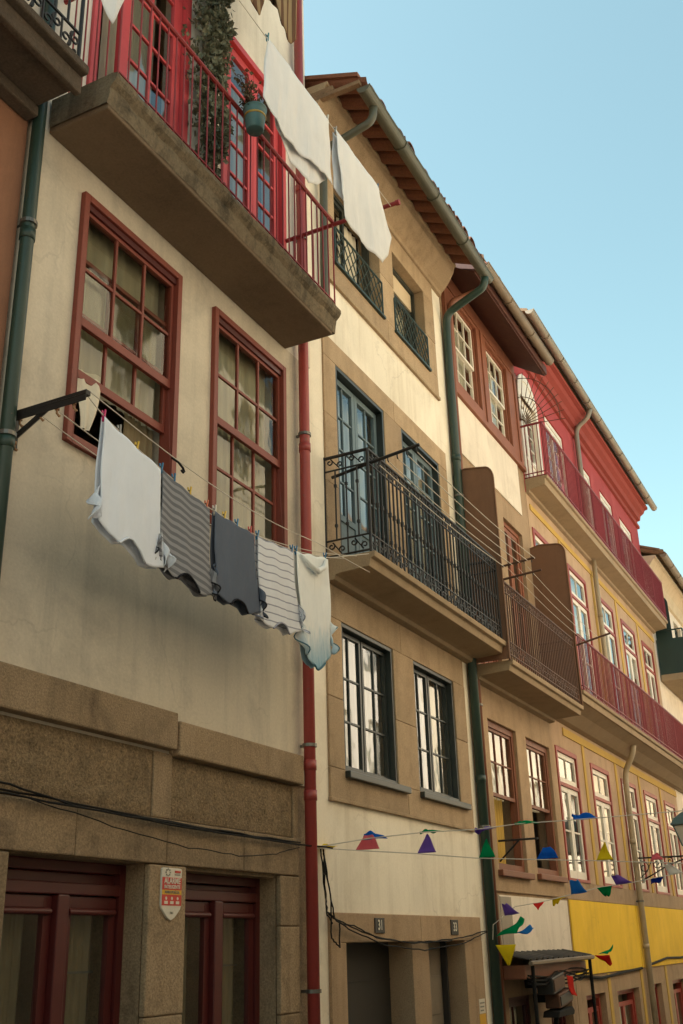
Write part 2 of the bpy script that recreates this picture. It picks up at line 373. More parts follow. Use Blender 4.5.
def body(mb, x0, x1, z0, z1, yd=7.0, y0=.3):
    """sides, back and floor behind the front wall, so no light leaks in"""
    mb.quad((x0,y0,z0),(x0,yd,z0),(x0,yd,z1),(x0,y0,z1)); mb.quad((x1,y0,z0),(x1,y0,z1),(x1,yd,z1),(x1,yd,z0))
    mb.quad((x0,yd,z0),(x1,yd,z0),(x1,yd,z1),(x0,yd,z1)); mb.quad((x0,y0,z0),(x1,y0,z0),(x1,yd,z0),(x0,yd,z0))

def half_tiles(mb, x0, x1, y0, z0, y1, z1, sp=.29, r=.118, th=.014):
    """rows of barrel tiles running up the slope (y0,z0)->(y1,z1): concave channels with convex covers above"""
    n = max(2, round((x1-x0)/sp)); st = (x1-x0)/n
    for i in range(n):
        for kind in (0, 1):
            cx = x0+st*(i+.5+(.5 if kind else 0))
            if cx+r > x1+.02: continue
            seg = 7; jy = rnd.uniform(-.025,.025); rr = r*rnd.uniform(.96,1.04)
            A, B = [], []
            for k in range(seg+1):
                an = PI*k/seg
                dx = -math.cos(an)*rr; dz = math.sin(an)*rr*(.85 if kind else 1.0)*(1 if kind else -1)+(.05 if kind else .06)
                A.append((cx+dx, y0+jy-(.02 if kind else .05), z0+dz)); B.append((cx+dx*.9, y1, z1+dz))
            up = .014
            for k in range(seg):
                mb.quad(A[k], A[k+1], B[k+1], B[k])
                a, b = A[k], A[k+1]
                A2 = (a[0],a[1],a[2]+up); B2 = (b[0],b[1],b[2]+up)
                mb.quad(a, A2, B2, b)
                mb.quad(A2, B2, (B[k+1][0],y1,B[k+1][2]+up), (B[k][0],y1,B[k][2]+up))

def roof_mb(x0, x1, ye, ze, yr, zr, yb, zb):
    mb = MB(); t = .06
    for dz in (0, t):
        mb.quad((x0,ye,ze+dz),(x1,ye,ze+dz),(x1,yr,zr+dz),(x0,yr,zr+dz)); mb.quad((x0,yr,zr+dz),(x1,yr,zr+dz),(x1,yb,zb+dz),(x0,yb,zb+dz))
    mb.quad((x0,ye,ze),(x1,ye,ze),(x1,ye,ze+t),(x0,ye,ze+t))
    for x in (x0, x1): mb.quad((x,ye,ze),(x,yr,zr),(x,yr,zr+t),(x,ye,ze+t)); mb.quad((x,yr,zr),(x,yb,zb),(x,yb,zb+t),(x,yr,zr+t))
    return mb

def gutter_mb(x0, x1, y, z0, z1, r=.075):
    """half-round gutter with rolled lip and joints"""
    mb = MB(); seg = 10; n = max(2, int((x1-x0)/1.0)); rows = []
    for i in range(n+1):
        x = x0+(x1-x0)*i/n; z = z0+(z1-z0)*i/n
        row = [(x, y+math.cos(PI+PI*k/seg)*r, z+math.sin(PI+PI*k/seg)*r) for k in range(seg+1)]
        row += [(x, y+math.cos(PI*2-PI*k/seg)*(r-.008), z+math.sin(PI*2-PI*k/seg)*(r-.008)+.001) for k in range(seg+1)]
        rows.append(row)
    m = len(rows[0])
    for i in range(n):
        for k in range(m): mb.quad(rows[i][k], rows[i][(k+1)%m], rows[i+1][(k+1)%m], rows[i+1][k])
    for i in (0, n):
        c = [rows[i][k] for k in range(seg+1)]; nn = len(mb.v); mb.v += c; mb.f.append(tuple(range(nn, nn+len(c))))
    mb.tube([(x0,y-r,z0),(x1,y-r,z1)], .011, 6)
    for i in range(1, n):
        x = x0+(x1-x0)*i/n; z = z0+(z1-z0)*i/n
        mb.tube([(x, y+math.cos(PI+PI*k/8)*(r+.007), z+math.sin(PI+PI*k/8)*(r+.007)) for k in range(9)], .012, 4)
    return mb

def arc(p, q, r, n=5):
    return p

def pipe(parent, pts, r, mat, collars=(), name='drainpipe', strap=None):
    # round the corners
    P = [Vector(p) for p in pts]; out = [P[0]]
    for i in range(1, len(P)-1):
        a = (P[i-1]-P[i]); b = (P[i+1]-P[i]); d = min(.14, a.length*.45, b.length*.45)
        s0 = P[i]+a.normalized()*d; s1 = P[i]+b.normalized()*d
        for k in range(7):
            t = k/6; out.append(s0*(1-t)**2+P[i]*2*t*(1-t)+s1*t*t)
    out.append(P[-1])
    mb = MB().tube(out, r, 14)
    x, y = P[-1].x, P[-1].y
    for z in collars: mb.tube([(x,y,z-.045),(x,y,z+.045)], r+.007, 14); 
    o = mb.build(name, mat, parent, smooth=False)
    for p in o.data.polygons:
        if len(p.vertices) == 4: p.use_smooth = True
    if strap:
        for z in strap:
            s = MB(); s.tube([(x,y,z-.015),(x,y,z+.015)], r+.014, 14); s.box(x-.012, x+.012, y, y+r+.09, z-.012, z+.012)
            s.build('pipe_strap', M['steel'], o)
    return o

def spiral(cx, cz, r0, r1, a0, a1, n, fn):
    return [fn(cx+(r0+(r1-r0)*t)*math.cos(a0+(a1-a0)*t), cz+(r0+(r1-r0)*t)*math.sin(a0+(a1-a0)*t)) for t in [k/n for k in range(n+1)]]
def scroll_band(mb, fn, a0, a1, z0, z1, step=.2, r=.006):
    """row of S scrolls between a0 and a1 (along the rail), fn(a,z)->xyz"""
    n = max(1, round((a1-a0)/step)); st = (a1-a0)/n; h = (z1-z0)
    for i in range(n):
        c = a0+st*(i+.5); q = h*.27
        L = spiral(c-st*.24, z0+h*.35, .012, q, 5.5, -1.2, 13, fn)
        R = spiral(c+st*.24, z1-h*.35, q, .012, PI-1.2, PI-1.2+6.7, 13, fn)
        mb.tube(L+R, r, 4)
        mb.tube([fn(c-st*.5, z0), fn(c-st*.5, z1)], r, 4)

# ------------------------------------------------------------------ ground
def gz(x): return -.30-.085*(x-6)
g = MB(); Y0, Y1 = -400, 400
xs = [-500, -40, 0, 10, 20, 30, 50, 90, 140, 1200]
zs = [4.0, 3.6, gz(0), gz(10), gz(20), gz(30), gz(50), gz(90), gz(90)-1, gz(90)-3]
for i in range(len(xs)-1): g.quad((xs[i],Y0,zs[i]),(xs[i+1],Y0,zs[i+1]),(xs[i+1],Y1,zs[i+1]),(xs[i],Y1,zs[i]))
struct(g.build('street', M['granite_pave']))

# ================================================================== HOUSE A
A = thing('house', 'cream plastered house with tall red sash windows above a rough dark granite ground floor', 'house', (6.7, 0, gz(6.7)))
AX0, AX1, ZT = 4.62, 8.97, 15.0
w1, w2 = (5.215,6.545,5.03,7.22), (7.08,8.41,5.02,7.22)
dL, dR = (5.02,6.41,gz(6)-.3,2.20), (6.86,8.25,gz(7)-.3,2.18)
t1, t2 = (5.16,6.56,7.78,11.0), (7.18,8.47,7.78,10.84)
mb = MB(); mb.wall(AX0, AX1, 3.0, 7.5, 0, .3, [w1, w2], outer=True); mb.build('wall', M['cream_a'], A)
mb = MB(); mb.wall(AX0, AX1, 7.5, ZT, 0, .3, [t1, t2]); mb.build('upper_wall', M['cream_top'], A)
mb = MB(); mb.wall(AX0, AX1, gz(9)-.5, 3.0, .02, .45, [dL, dR]); body(mb, AX0, AX1, gz(9)-.5, ZT, y0=.3); mb.quad((AX0,.3,ZT),(AX1,.3,ZT),(AX1,7,ZT),(AX0,7,ZT)); mb.build('body_wall', M['granite_dark'], A)
# granite courses of the ground floor, each block proud of the roughcast
mb = MB()
def blk(x0,x1,z0,z1,y): mb.box(x0,x1,y,.017,z0,z1)
for xa, xb in ((4.62,5.02),(6.41,6.86),(8.25,8.58)):
    zz = -1.2
    while zz < 2.19:
        z2 = min(2.2, zz+rnd.uniform(.45,.8)); z2 = 2.2 if 2.2-z2 < .2 else z2
        blk(xa, xb, zz+.002, z2-.002, -.031+rnd.uniform(-.004,.004)); zz = z2
for (a,b) in ((4.62,5.6),(5.604,6.60),(6.606,7.66),(7.664,8.58)): blk(a,b,2.205,2.52,-.035+rnd.uniform(-.003,.003))
mb.build('granite_surround', M['granite_dark'], A, bevel=.012)
mb = MB(); mb.box(4.62,6.63,-.085,.05,3.02,3.30); mb.box(6.66,8.60,-.085,.05,2.985,3.245); mb.box(6.632,6.658,-.03,.05,3.0,3.2)
mb.build('ledge', M['granite_dark'], A, bevel=.014)
mb = MB()
def rough_panel(x0,x1,z0,z1,y,amp,seed,st=.035):
    nx, nz = int((x1-x0)/st), int((z1-z0)/st); P = []
    for j in range(nz+1):
        P.append([])
        for i in range(nx+1):
            x, z = x0+(x1-x0)*i/nx, z0+(z1-z0)*j/nz
            e = min(1, min(i, nx-i)/2, min(j, nz-j)/2)
            P[j].append((x, y - amp*e*(.5+noise.noise(Vector((x*9,seed,z*9)))+.6*noise.noise(Vector((x*23,seed,z*23)))), z))
    for j in range(nz):
        for i in range(nx): mb.quad(P[j][i],P[j][i+1],P[j+1][i+1],P[j+1][i])
rough_panel(4.66,6.43,2.53,3.0,.0,.022,1); rough_panel(6.68,8.50,2.53,2.97,.0,.022,5)
mb.build('roughcast_panel', M['roughcast'], A, smooth=True)
for q in ((6.44,6.67,-.012,.04,2.525,3.0),(8.505,8.60,-.02,.04,2.2,2.97)): MB().box(*q).build('granite_pier', M['granite_dark'], A, bevel=.01)

# red sash windows
def sash_a(o, raised, cur):
    x0, x1, z0, z1 = o; f = MB()
    box_frame(f, x0, x1, z0, z1, -.045, .10, .062, .07); 
    fo = f.build('window', M['sash_red'], A, bevel=.006)
    ix0, ix1 = x0+.064, x1-.064; zm = 6.10; gl = MB()
    u = MB(); box_frame(u, ix0, ix1, zm-.045, z1-.12, .0, .04, .035, .075)
    gx0, gx1 = ix0+.035, ix1-.035
    for i in (1,2): x = gx0+(gx1-gx0)*i/3; u.box(x-.013,x+.013,.006,.034,zm+.03,z1-.155)
    for i in range(3):
        a = gx0+(gx1-gx0)*i/3+.013; b = gx0+(gx1-gx0)*(i+1)/3-.013; u.box(a,b,.008,.032,6.555,6.582)
    u.build('sash', M['sash_red'], fo, bevel=.003)
    gl.quad((gx0,.02,zm+.03),(gx1,.02,zm+.03),(gx1,.02,z1-.155),(gx0,.02,z1-.155))
    f2 = MB(); f2.box(ix0,ix1,-.02,.09,z1-.119,z1-.064); f2.build('head_rail', M['door_dark_red'], fo)
    lo = MB(); b0 = z0+.08+raised; t0 = b0+1.06
    box_frame(lo, ix0, ix1, b0, t0, .045, .085, .035, .07)
    for i in (1,2): x = gx0+(gx1-gx0)*i/3; lo.box(x-.013,x+.013,.051,.079,b0+.07,t0-.035)
    for i in range(3):
        a = gx0+(gx1-gx0)*i/3+.013; b = gx0+(gx1-gx0)*(i+1)/3-.013; lo.box(a,b,.053,.077,b0+.545,b0+.572)
    lo.build('sash', M['sash_red'], fo, bevel=.003)
    gl.quad((gx0,.065,b0+.07),(gx1,.065,b0+.07),(gx1,.065,t0-.035),(gx0,.065,t0-.035))
    gl.build('glass_pane', M['glass_dim'], fo)
    for k, c in enumerate(cur): curtain_mb(*c[:4], .16, amp=.011, waves=c[5], seed=k+int(x0), gather=c[6] if len(c) > 6 else 0).build('curtain', c[4], fo, smooth=True)
    return fo
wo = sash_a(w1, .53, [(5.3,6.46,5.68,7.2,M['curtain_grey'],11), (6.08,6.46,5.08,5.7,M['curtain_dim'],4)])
wo['label'] = 'red sash window with its lower sash pushed up'
# curtain corner blown out through the open sash, small framed picture on the sill
mb = MB(); P = []
for j in range(9):
    v = j/8; P.append([])
    for i in range(9):
        u = i/8; wdt = .42*(1-.75*v)
        P[j].append((5.31+wdt*u+.02*v, .10-.16*math.sin(v*1.6)+.015*math.sin(u*14), 5.72-.55*v+.1*u*(1-v)))
for j in range(8):
    for i in range(8): mb.quad(P[j][i],P[j][i+1],P[j+1][i+1],P[j+1][i])
mb.build('curtain', M['curtain'], wo, smooth=True)
sash_a(w2, 0, [(7.17,8.32,5.08,7.2,M['curtain_grey'],12)])

# ground floor doors
def door_a(o, k):
    x0, x1, z0, z1 = o; y = .17; xm = (x0+x1)/2+.02
    f = MB(); box_frame(f, x0, x1, z0, z1, y, y+.10, .07, .02); f.box(x0+.07,x1-.07,y-.01,y+.09,1.985,2.06); f.box(xm-.055,xm+.055,y-.03,y+.09,z0,1.983); f.box(x0+.07,x1-.07,y+.05,y+.07,2.06,z1-.07)
    fo = f.build('door', M['door_dark_red'], A, bevel=.008); gl = MB()
    for a, b in ((x0+.075,xm-.058),(xm+.058,x1-.075)):
        l = MB(); box_frame(l, a, b, z0+.05, 1.975, y+.02, y+.065, .075, .5); l.tube([(a+.03,y+.005,1.88),(b-.03,y+.005,1.88)], .022, 8)
        l.build('door_leaf', M['door_dark_red'], fo, bevel=.006)
        gl.quad((a+.075,y+.04,z0+.55),(b-.075,y+.04,z0+.55),(b-.075,y+.04,1.9),(a+.075,y+.04,1.9))
    gl.build('glass_pane', M['glass'], fo)
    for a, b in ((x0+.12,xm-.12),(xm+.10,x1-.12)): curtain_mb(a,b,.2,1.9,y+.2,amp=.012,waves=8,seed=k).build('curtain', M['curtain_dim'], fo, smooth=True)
    b = MB(); b.box(xm+.12,x1-.14,y+.14,y+.15,1.50,1.515); b.build('curtain_rod', M['steel'], fo)
door_a(dL, 1); door_a(dR, 2)

# top floor French doors
def french(o, label=None):
    x0, x1, z0, z1 = o; f = MB(); y = .02
    box_frame(f, x0, x1, z0, z1, -.03, .12, .085, .02)
    fo = f.build('balcony_door', M['door_red'], A, bevel=.006)
    if label: fo['label'] = label
    return fo
fo = french(t1, 'bright red French door with its left leaf standing open')
q = MB(); r = leaf_frame(q, 5.56, 6.47, 7.83, 10.9, .02, w=.13, cols=2, rows=6, wb=.42, mun=.03); q.build('door_leaf', M['door_red'], fo, bevel=.004)
q = MB(); q.quad((5.69,.045,8.2),(6.34,.045,8.2),(6.34,.045,10.8),(5.69,.045,10.8)); q.build('glass_pane', M['glass_blue'], fo)
q = MB(); q.box(5.25,5.30,.1,.75,7.83,10.9); q.build('door_leaf', M['door_red'], fo, bevel=.004)
curtain_mb(5.65,6.40,7.9,10.9,.3,waves=7,seed=4).build('curtain', M['curtain_grey'], fo, smooth=True)
fo = french(t2); gl = MB()
for a, b in ((7.275,7.83),(7.835,8.38)):
    q = MB(); r = leaf_frame(q, a, b, 7.83, 10.74, .02, w=.1, cols=1 if a < 7.5 else 1, rows=6, wb=.45, mun=.03); q.build('door_leaf', M['door_red'], fo, bevel=.004)
    gl.quad((r[0],.045,r[2]),(r[1],.045,r[2]),(r[1],.045,r[3]),(r[0],.045,r[3]))
gl.build('glass_pane', M['glass_blue'], fo)
curtain_mb(7.3,8.36,7.9,10.7,.3,waves=9,seed=8).build('curtain', M['curtain_grey'], fo, smooth=True)

# balcony
def balcony_a():
    s = MB(); s.box(4.80,8.46,-.57,.0,7.485,7.66); 
    bo = s.build('balcony', M['slab_a'], A, bevel=.012)
    # crumbling nosing: subdivided strip with eroded edge
    e = MB(); nx = 120; prof = [(-.575,7.52),(-.60,7.60),(-.60,7.665),(-.64,7.70),(-.655,7.735),(-.655,7.775),(-.60,7.79),(-.02,7.79)]
    rows = []
    for i in range(nx+1):
        x = 4.78+3.72*i/nx; row = []
        for k, (y, z) in enumerate(prof):
            a = .016 if k in (2,3) else .007
            row.append((x, y+a*noise.noise(Vector((x*7,k*.7,1)))+(.02*max(0,noise.noise(Vector((x*3,0,k*.5+4)))) if 1 <= k <= 3 else 0), z+.012*noise.noise(Vector((x*5,k,7)))))
        rows.append(row)
    for i in range(nx):
        for k in range(len(prof)-1): e.quad(rows[i][k],rows[i+1][k],rows[i+1][k+1],rows[i][k+1])
    for row in (rows[0], rows[-1]):
        n = len(e.v); e.v += row+[(row[0][0],-.02,7.52)]; e.f.append(tuple(range(n, n+len(row)+1)))
    e.build('slab_nosing', M['slab_edge'], bo, smooth=False)
    r = MB(); y = -.61
    r.tube([(4.84,0,8.89),(4.84,y,8.89),(8.45,y,8.89)], .022, 8)
    r.tube([(4.84,y,7.86),(8.45,y,7.86)], .009, 4)
    n = 30
    for i in range(n+1):
        x = 4.84+(8.45-4.84)*i/n; rr = .0085 if i in (0, n) else .0075
        r.tube([(x,y,7.77),(x,y,8.88)], rr, 6)
    for x in (4.84, 8.45):
        for k in range(1, 5): r.tube([(x,y+.12*k,7.78),(x,y+.12*k,8.88)], .0075, 6)
    r.build('railing', M['rail_red'], bo, smooth=False)
balcony_a()
pipe(A, [(8.69,-.095,14.9),(8.69,-.095,gz(8.7))], .055, M['pipe_red'], collars=(3.17,2.9,6.4,9.7), strap=(6.55,3.35,1.28,9.0))
pipe(A, [(4.63,-.06,14.5),(4.63,-.06,gz(4.6))], .05, M['pipe_green'], collars=(6.4,4.75), strap=(4.8,6.5))
mb = MB(); mb.box(8.83,8.97,-.03,.1,7.5,ZT); mb.build('corner_pilaster', M['white_render'], A, bevel=.008)
roof_mb(AX0-.1,AX1+.12,-.7,15.1,3.5,16.4,7.2,15.1).build('roof', M['tile'], A)

# ================================================================== HOUSE Z (left edge)
Z = thing('house', 'terracotta orange house at the left edge with a dark stone balcony and black ironwork', 'house', (2.0,0,gz(2)))
mb = MB(); mb.wall(-2.5,4.58,gz(5)-.6,7.5,0,.3,[(.5,1.7,4.6,6.7),(2.4,3.6,4.6,6.7),(.6,1.9,-.6,2.2),(2.6,3.7,-.6,2.2)]); mb.build('wall', M['orange'], Z)
mb = MB(); mb.wall(-2.5,4.58,7.5,11.5,0,.3,[(2.5,3.9,7.75,10.2),(.2,1.6,7.75,10.2)]); body(mb,-2.5,4.58,gz(5)-.6,11.5); mb.quad((-2.5,.3,11.5),(4.58,.3,11.5),(4.58,7,11.5),(-2.5,7,11.5)); mb.build('upper_wall', M['white_render'], Z)
for (a,b,c,d) in ((.5,1.7,4.6,6.7),(2.4,3.6,4.6,6.7)):
    window(Z,a,b,c,d,.12,M['green_wood'],M['green_wood'],[(a+.06,(a+b)/2,c+.06,d-.06,.02,2,3,.05),((a+b)/2,b-.06,c+.06,d-.06,.02,2,3,.05)])
for (a,b) in ((2.5,3.9),(.2,1.6)):
    window(Z,a,b,7.75,10.2,.1,M['door_red'],M['door_red'],[(a+.06,(a+b)/2,7.8,10.14,.02,2,4,.08),((a+b)/2,b-.06,7.8,10.14,.02,2,4,.08)],gm='glass_blue',name='balcony_door')
mb = MB(); mb.box(-1.0,4.56,-.47,-.02,7.505,7.618); bo = mb.build('balcony', M['slab_z'], Z, bevel=.015)
mb = MB(); mb.box(-1.02,4.585,-.56,-.02,7.62,7.70); mb.box(-1.02,4.585,-.50,-.44,7.46,7.62); mb.box(-1.0,4.56,-.12,.0,7.40,7.50); mb.build('slab_nosing', M['slab_z'], bo, bevel=.015)
mb = MB(); y = -.50
mb.tube([(-.98,0,8.75),(-.98,y,8.75),(4.52,y,8.75),(4.52,0,8.75)],.022,6); mb.tube([(-.98,y,7.98),(4.52,y,7.98)],.012,4); mb.tube([(-.98,y,7.74),(4.52,y,7.74)],.012,4)
for i in range(40):
    x = -.98+5.5*i/39; mb.tube([(x,y,7.98),(x,y,8.74)],.011,6)
scroll_band(mb, lambda a,z:(a,y,z), -.98, 4.52, 7.75, 7.97, .2, .009)
scroll_band(mb, lambda a,z:(4.52,a,z), y, 0, 7.75, 7.97, .2, .009)
for x in (-.98, 4.52): mb.tube([(x,y,7.7),(x,y,8.75)],.016,6)
mb.build('railing', M['iron'], bo)
roof_mb(-2.6,4.58,-.6,11.5,3.5,13.2,7.2,11.5).build('roof', M['tile'], Z)

# ================================================================== HOUSE B
B = thing('house', 'pale cream house with granite window surrounds and an ornate black iron balcony', 'house', (11.1,0,gz(11)))
BX0, BX1 = 8.98, 13.36
bl = [(9.56,10.86,3.24,4.77),(11.44,12.74,3.24,4.77)]
bd = [(9.60,10.93,5.372,7.88),(11.47,12.77,5.372,7.88)]
bu = [(9.68,11.02,9.36,10.66),(11.47,12.60,9.36,10.66)]
bg = [(9.46,10.98,gz(10)-.3,1.66),(11.42,12.52,gz(12)-.3,1.66)]
grow = lambda H: [(q[0]-.03,q[1]+.03,q[2]-.03,q[3]+.03) for q in H]
mb = MB(); mb.wall(BX0,BX1,gz(13)-.6,11.4,.0,.3,grow(bl+bd+bu+bg)); mb.build('wall', M['cream_b'], B)
mb = MB(); body(mb,BX0,BX1,gz(13)-.6,11.5); mb.build('body_wall', M['interior'], B)
def surround(house, mat, x0, x1, z0, z1, H, y, seed):
    """masonry blocks round a pair of openings, 3 mm joints"""
    r = random.Random(seed); g_ = .0018; zb, zt = H[0][2], H[0][3]; mb = MB()
    def b(xa,xb,za,zb_): mb.box(xa+g_, xb-g_, y+r.uniform(-.002,.002), .28, za+g_, zb_-g_)
    for xa, xb in ((x0,H[0][0]),(H[0][1],H[1][0]),(H[1][1],x1)):
        cuts = [zb]+sorted(zb+(zt-zb)*(k+1+r.uniform(-.12,.12))/(2 if zt-zb < 1.8 else 3) for k in range(1 if zt-zb < 1.8 else 2))+[zt]
        for k in range(len(cuts)-1): b(xa-(g_ if xa in (H[0][1],H[1][1]) else 0), xb+(g_ if xb in (H[0][0],H[1][0]) else 0), cuts[k], cuts[k+1])
    xm = (H[0][1]+H[1][0])/2+r.uniform(-.06,.06)
    for xa, xb in ((x0,xm),(xm,x1)):
        b(xa,xb,zt-g_,z1)
        if zb-z0 > .05: b(xa,xb,z0,zb+g_)
    mb.build('granite_surround', mat, house, bevel=.007)
# granite surrounds (2.5 cm proud)
surround(B, M['granite'], 9.23,13.14,2.93,5.125,bl,-.026,1)
surround(B, M['granite'], 9.30,13.08,5.372,8.17,bd,-.024,2)
surround(B, M['granite'], 9.40,12.98,9.02,10.975,bu,-.028,3)
bg = [(q[0],q[1],gz(13)-.6,1.66) for q in bg]; surround(B, M['granite_c'], 9.15,13.10,gz(13)-.6,1.92,bg,-.03,4)
for q in ((9.22,13.15,-.04,0,2.918,2.952),(9.37,13.0,-.042,0,8.99,9.04)): MB().box(*q).build('string_course', M['granite'], B, bevel=.006)
# eave cornice (cove) and exposed tiles
prof = [(0,10.98),(-.05,10.99),(-.06,11.04),(-.11,11.08),(-.2,11.2),(-.28,11.34),(-.30,11.42),(-.33,11.43),(-.33,11.48),(0,11.5)]
mb = MB(); mb.prism(prof, lambda a,b,d:(d,a,b), 8.99, 13.33); mb.build('eave_cornice', M['granite'], B, bevel=.006)
mb = MB(); half_tiles(mb, 9.0, 13.32, -.78, 11.26, .6, 11.9); mb.build('eave_tiles', M['tile'], B, smooth=False)
roof_mb(8.99,13.34,-.74,11.37,3.5,13.0,7.1,11.5).build('roof', M['tile'], B)
mb = MB(); mb.box(8.985,9.06,-.76,-.0,11.24,11.30); mb.box(8.985,9.06,-.40,-.0,11.30,11.38); mb.build('verge_board', M['tile_old'], B, bevel=.008)
gutter_mb(9.0,13.42,-.80,11.18,11.10,.085).build('gutter', M['gutter_green'], B)
pipe(B, [(9.30,-.80,11.12),(9.30,-.77,10.9),(9.28,-.10,10.72),(9.28,-.075,9.0),(9.28,-.075,8.2)], .05, M['gutter_green'])
pipe(B, [(13.25,-.80,11.04),(13.27,-.76,10.88),(13.36,-.10,10.66),(13.38,-.075,10.3),(13.38,-.075,gz(13.4))], .06, M['pipe_green'], collars=(8.2,6.0,3.6), strap=(7.6,3.0))
# lower casements
for (a,b,c,d) in bl:
    m_ = (a+b)/2-.03
    window(B,a,b,c,d,-.01,M['green_wood'],M['green_wood'],[(a+.04,m_-.012,c+.04,d-.055,.07,2,3,.04),(m_+.012,b-.04,c+.04,d-.055,.07,2,3,.04)],fw=.042,fd=.14,gm='glass_blue',
           curtains=[(a+.08,b-.08,c+.05,d-.05,M['curtain'],11)])
    s = MB(); s.box(a-.01,b+.20,-.085,.10,c-.075,c-.005); s.build('window_sill', M['green_wood'], B, bevel=.008)
# balcony doors
for (a,b,c,d) in bd:
    m_ = (a+b)/2
    window(B,a,b,c,d,-.015,M['green_wood'],M['blue_wood'],[(a+.04,m_-.004,c+.03,d-.06,.085,2,4,.075,.62),(m_+.004,b-.04,c+.03,d-.06,.085,2,4,.075,.62)],fw=.045,fd=.16,gm='glass_blue',name='balcony_door',
           curtains=[(a+.1,b-.1,c+.05,d-.05,M['curtain'],9)])
# upper windows: left one wide open, right one with a leaf ajar
a,b,c,d = bu[0]
window(B,a,b,c,d,.12,M['green_wood'],M['green_wood'],[(a+.05,a+.62,c+.05,d-.06,.02,1,2,.05)],fw=.05,curtains=[(a+.02,a+.5,c,d,M['curtain_yellow'],4),(a+.75,b-.02,c,d,M['curtain'],5)])
a,b,c,d = bu[1]
wo = window(B,a,b,c,d,.12,M['green_wood'],M['green_wood'],[(a+.05,a+.34,c+.05,d-.06,.02,1,2,.045),(a+.42,b-.05,c+.05,d-.36,.05,1,1,.07)],fw=.05,gm='glass_blue',curtains=[(a+.05,b-.1,c,d,M['curtain'],8)])
q = MB(); q.box(a+.40,b-.05,.16,.20,d-.34,d-.055); q.build('fanlight_board', M['cream_wood'], wo)
# lattice guards
for (a,b,c,d) in bu:
    q = MB(); y = -.035; z0, z1 = c-.02, c+.50; x0, x1 = a-.02, b+.02
    q.tube([(x0,y,z1),(x1,y,z1)],.014,6); q.box(x0-.03,x1+.03,y-.03,.0,z0-.04,z0-.005)
    for x in (x0,x1): q.tube([(x,y,z0),(x,y,z1)],.013,6)
    n = 9; W = x1-x0; H = z1-z0; st = W/n
    for k in range(-5, n+5):
        for sg in (1,-1):
            xa = x0+st*k; xb = xa+H*.75*sg; za, zb = z0, z1
            if sg < 0: xa += H*.75-.0; xb = x0+st*k
            def clip(xa,za,xb,zb):
                pts = []
                t0, t1 = 0.0, 1.0; dx = xb-xa
                for lim, s_ in ((x0,1),(x1,-1)):
                    if (xa-lim)*s_ < 0 and (xb-lim)*s_ < 0: return None
                    if (xa-lim)*s_ < 0: t0 = max(t0, (lim-xa)/dx)
                    if (xb-lim)*s_ < 0: t1 = min(t1, (lim-xa)/dx)
                return None if t1-t0 < .05 else ((xa+dx*t0,za+(zb-za)*t0),(xa+dx*t1,za+(zb-za)*t1))
            cl = clip(xa,za,xb,zb)
            if cl: q.tube([(cl[0][0],y+.004*sg,cl[0][1]),(cl[1][0],y+.004*sg,cl[1][1])],.0075,5)
    q.build('lattice_guard', M['green_sheet'], B)
# balcony
s = MB(); prof = [(.0,5.13),(-.10,5.14),(-.11,5.19),(-.16,5.20),(-.47,5.215),(-.50,5.215),(-.52,5.30),(-.565,5.31),(-.575,5.37),(0,5.37)]
s.prism(prof, lambda a,b,d:(d,a,b), 9.28, 13.42); bo = s.build('balcony', M['slab_b'], B, bevel=.006)
r = MB(); y = -.52; xa, xb = 9.30, 13.38
for z, rr in ((6.54,.02),(6.38,.011),(5.575,.011),(5.40,.012)):
    r.tube([(xa,0,z),(xa,y,z)],rr,6); r.tube([(xa,y,z),(xb,y,z)],rr,6); r.tube([(xb,y,z),(xb,0,z)],rr,6)
n = 38
for i in range(n+1):
    x = xa+(xb-xa)*i/n; rr = .017 if i in (0,n) else .0115
    r.tube([(x,y,5.36),(x,y,6.54)],rr,6)
    if 0 < i < n:
        r.tube([(x,y,5.94),(x,y,5.99)],.02,6); r.tube([(x,y,5.62),(x,y,5.66)],.017,6)
for k in range(1,4):
    for x in (xa,xb):
        yy = y*k/4; r.tube([(x,yy,5.58),(x,yy,6.38)],.009,6); r.tube([(x,yy,5.72),(x,yy,5.75)],.018,6); r.tube([(x,yy,6.18),(x,yy,6.21)],.018,6)
r.tube([(xa,0,5.36),(xa,0,6.56)],.014,6)
r.build('railing', M['iron'], bo)
for z0, z1 in ((6.39,6.53),(5.41,5.565)):
    r = MB()
    scroll_band(r, lambda a,z:(a,y,z), xa, xb, z0, z1, .19, .0085)
    scroll_band(r, lambda a,z:(xa,a,z), y, 0, z0, z1, .26, .009)
    r.build('scrollwork', M['iron'], bo)
# ground floor openings: dark shutter and half-open grey door, leaning board
q = MB(); q.box(9.46,10.98,.24,.30,gz(10)-.3,1.66); 
for z in (1.3,.6,0): q.box(9.46,10.98,.232,.24,z,z+.012)
q.build('shutter', M['dark'], B)
q = MB(); q.box(11.42,12.36,.22,.27,gz(12)-.3,1.66); q.box(11.98,12.28,.21,.22,.9,1.3); q.build('door', M['zinc'], B, bevel=.004)
q = MB(); q.box(12.36,12.52,.20,.30,gz(12)-.3,1.66); q.box(12.36,12.40,.15,.20,gz(12)-.3,1.66); q.build('door_jamb', M['dark'], B)

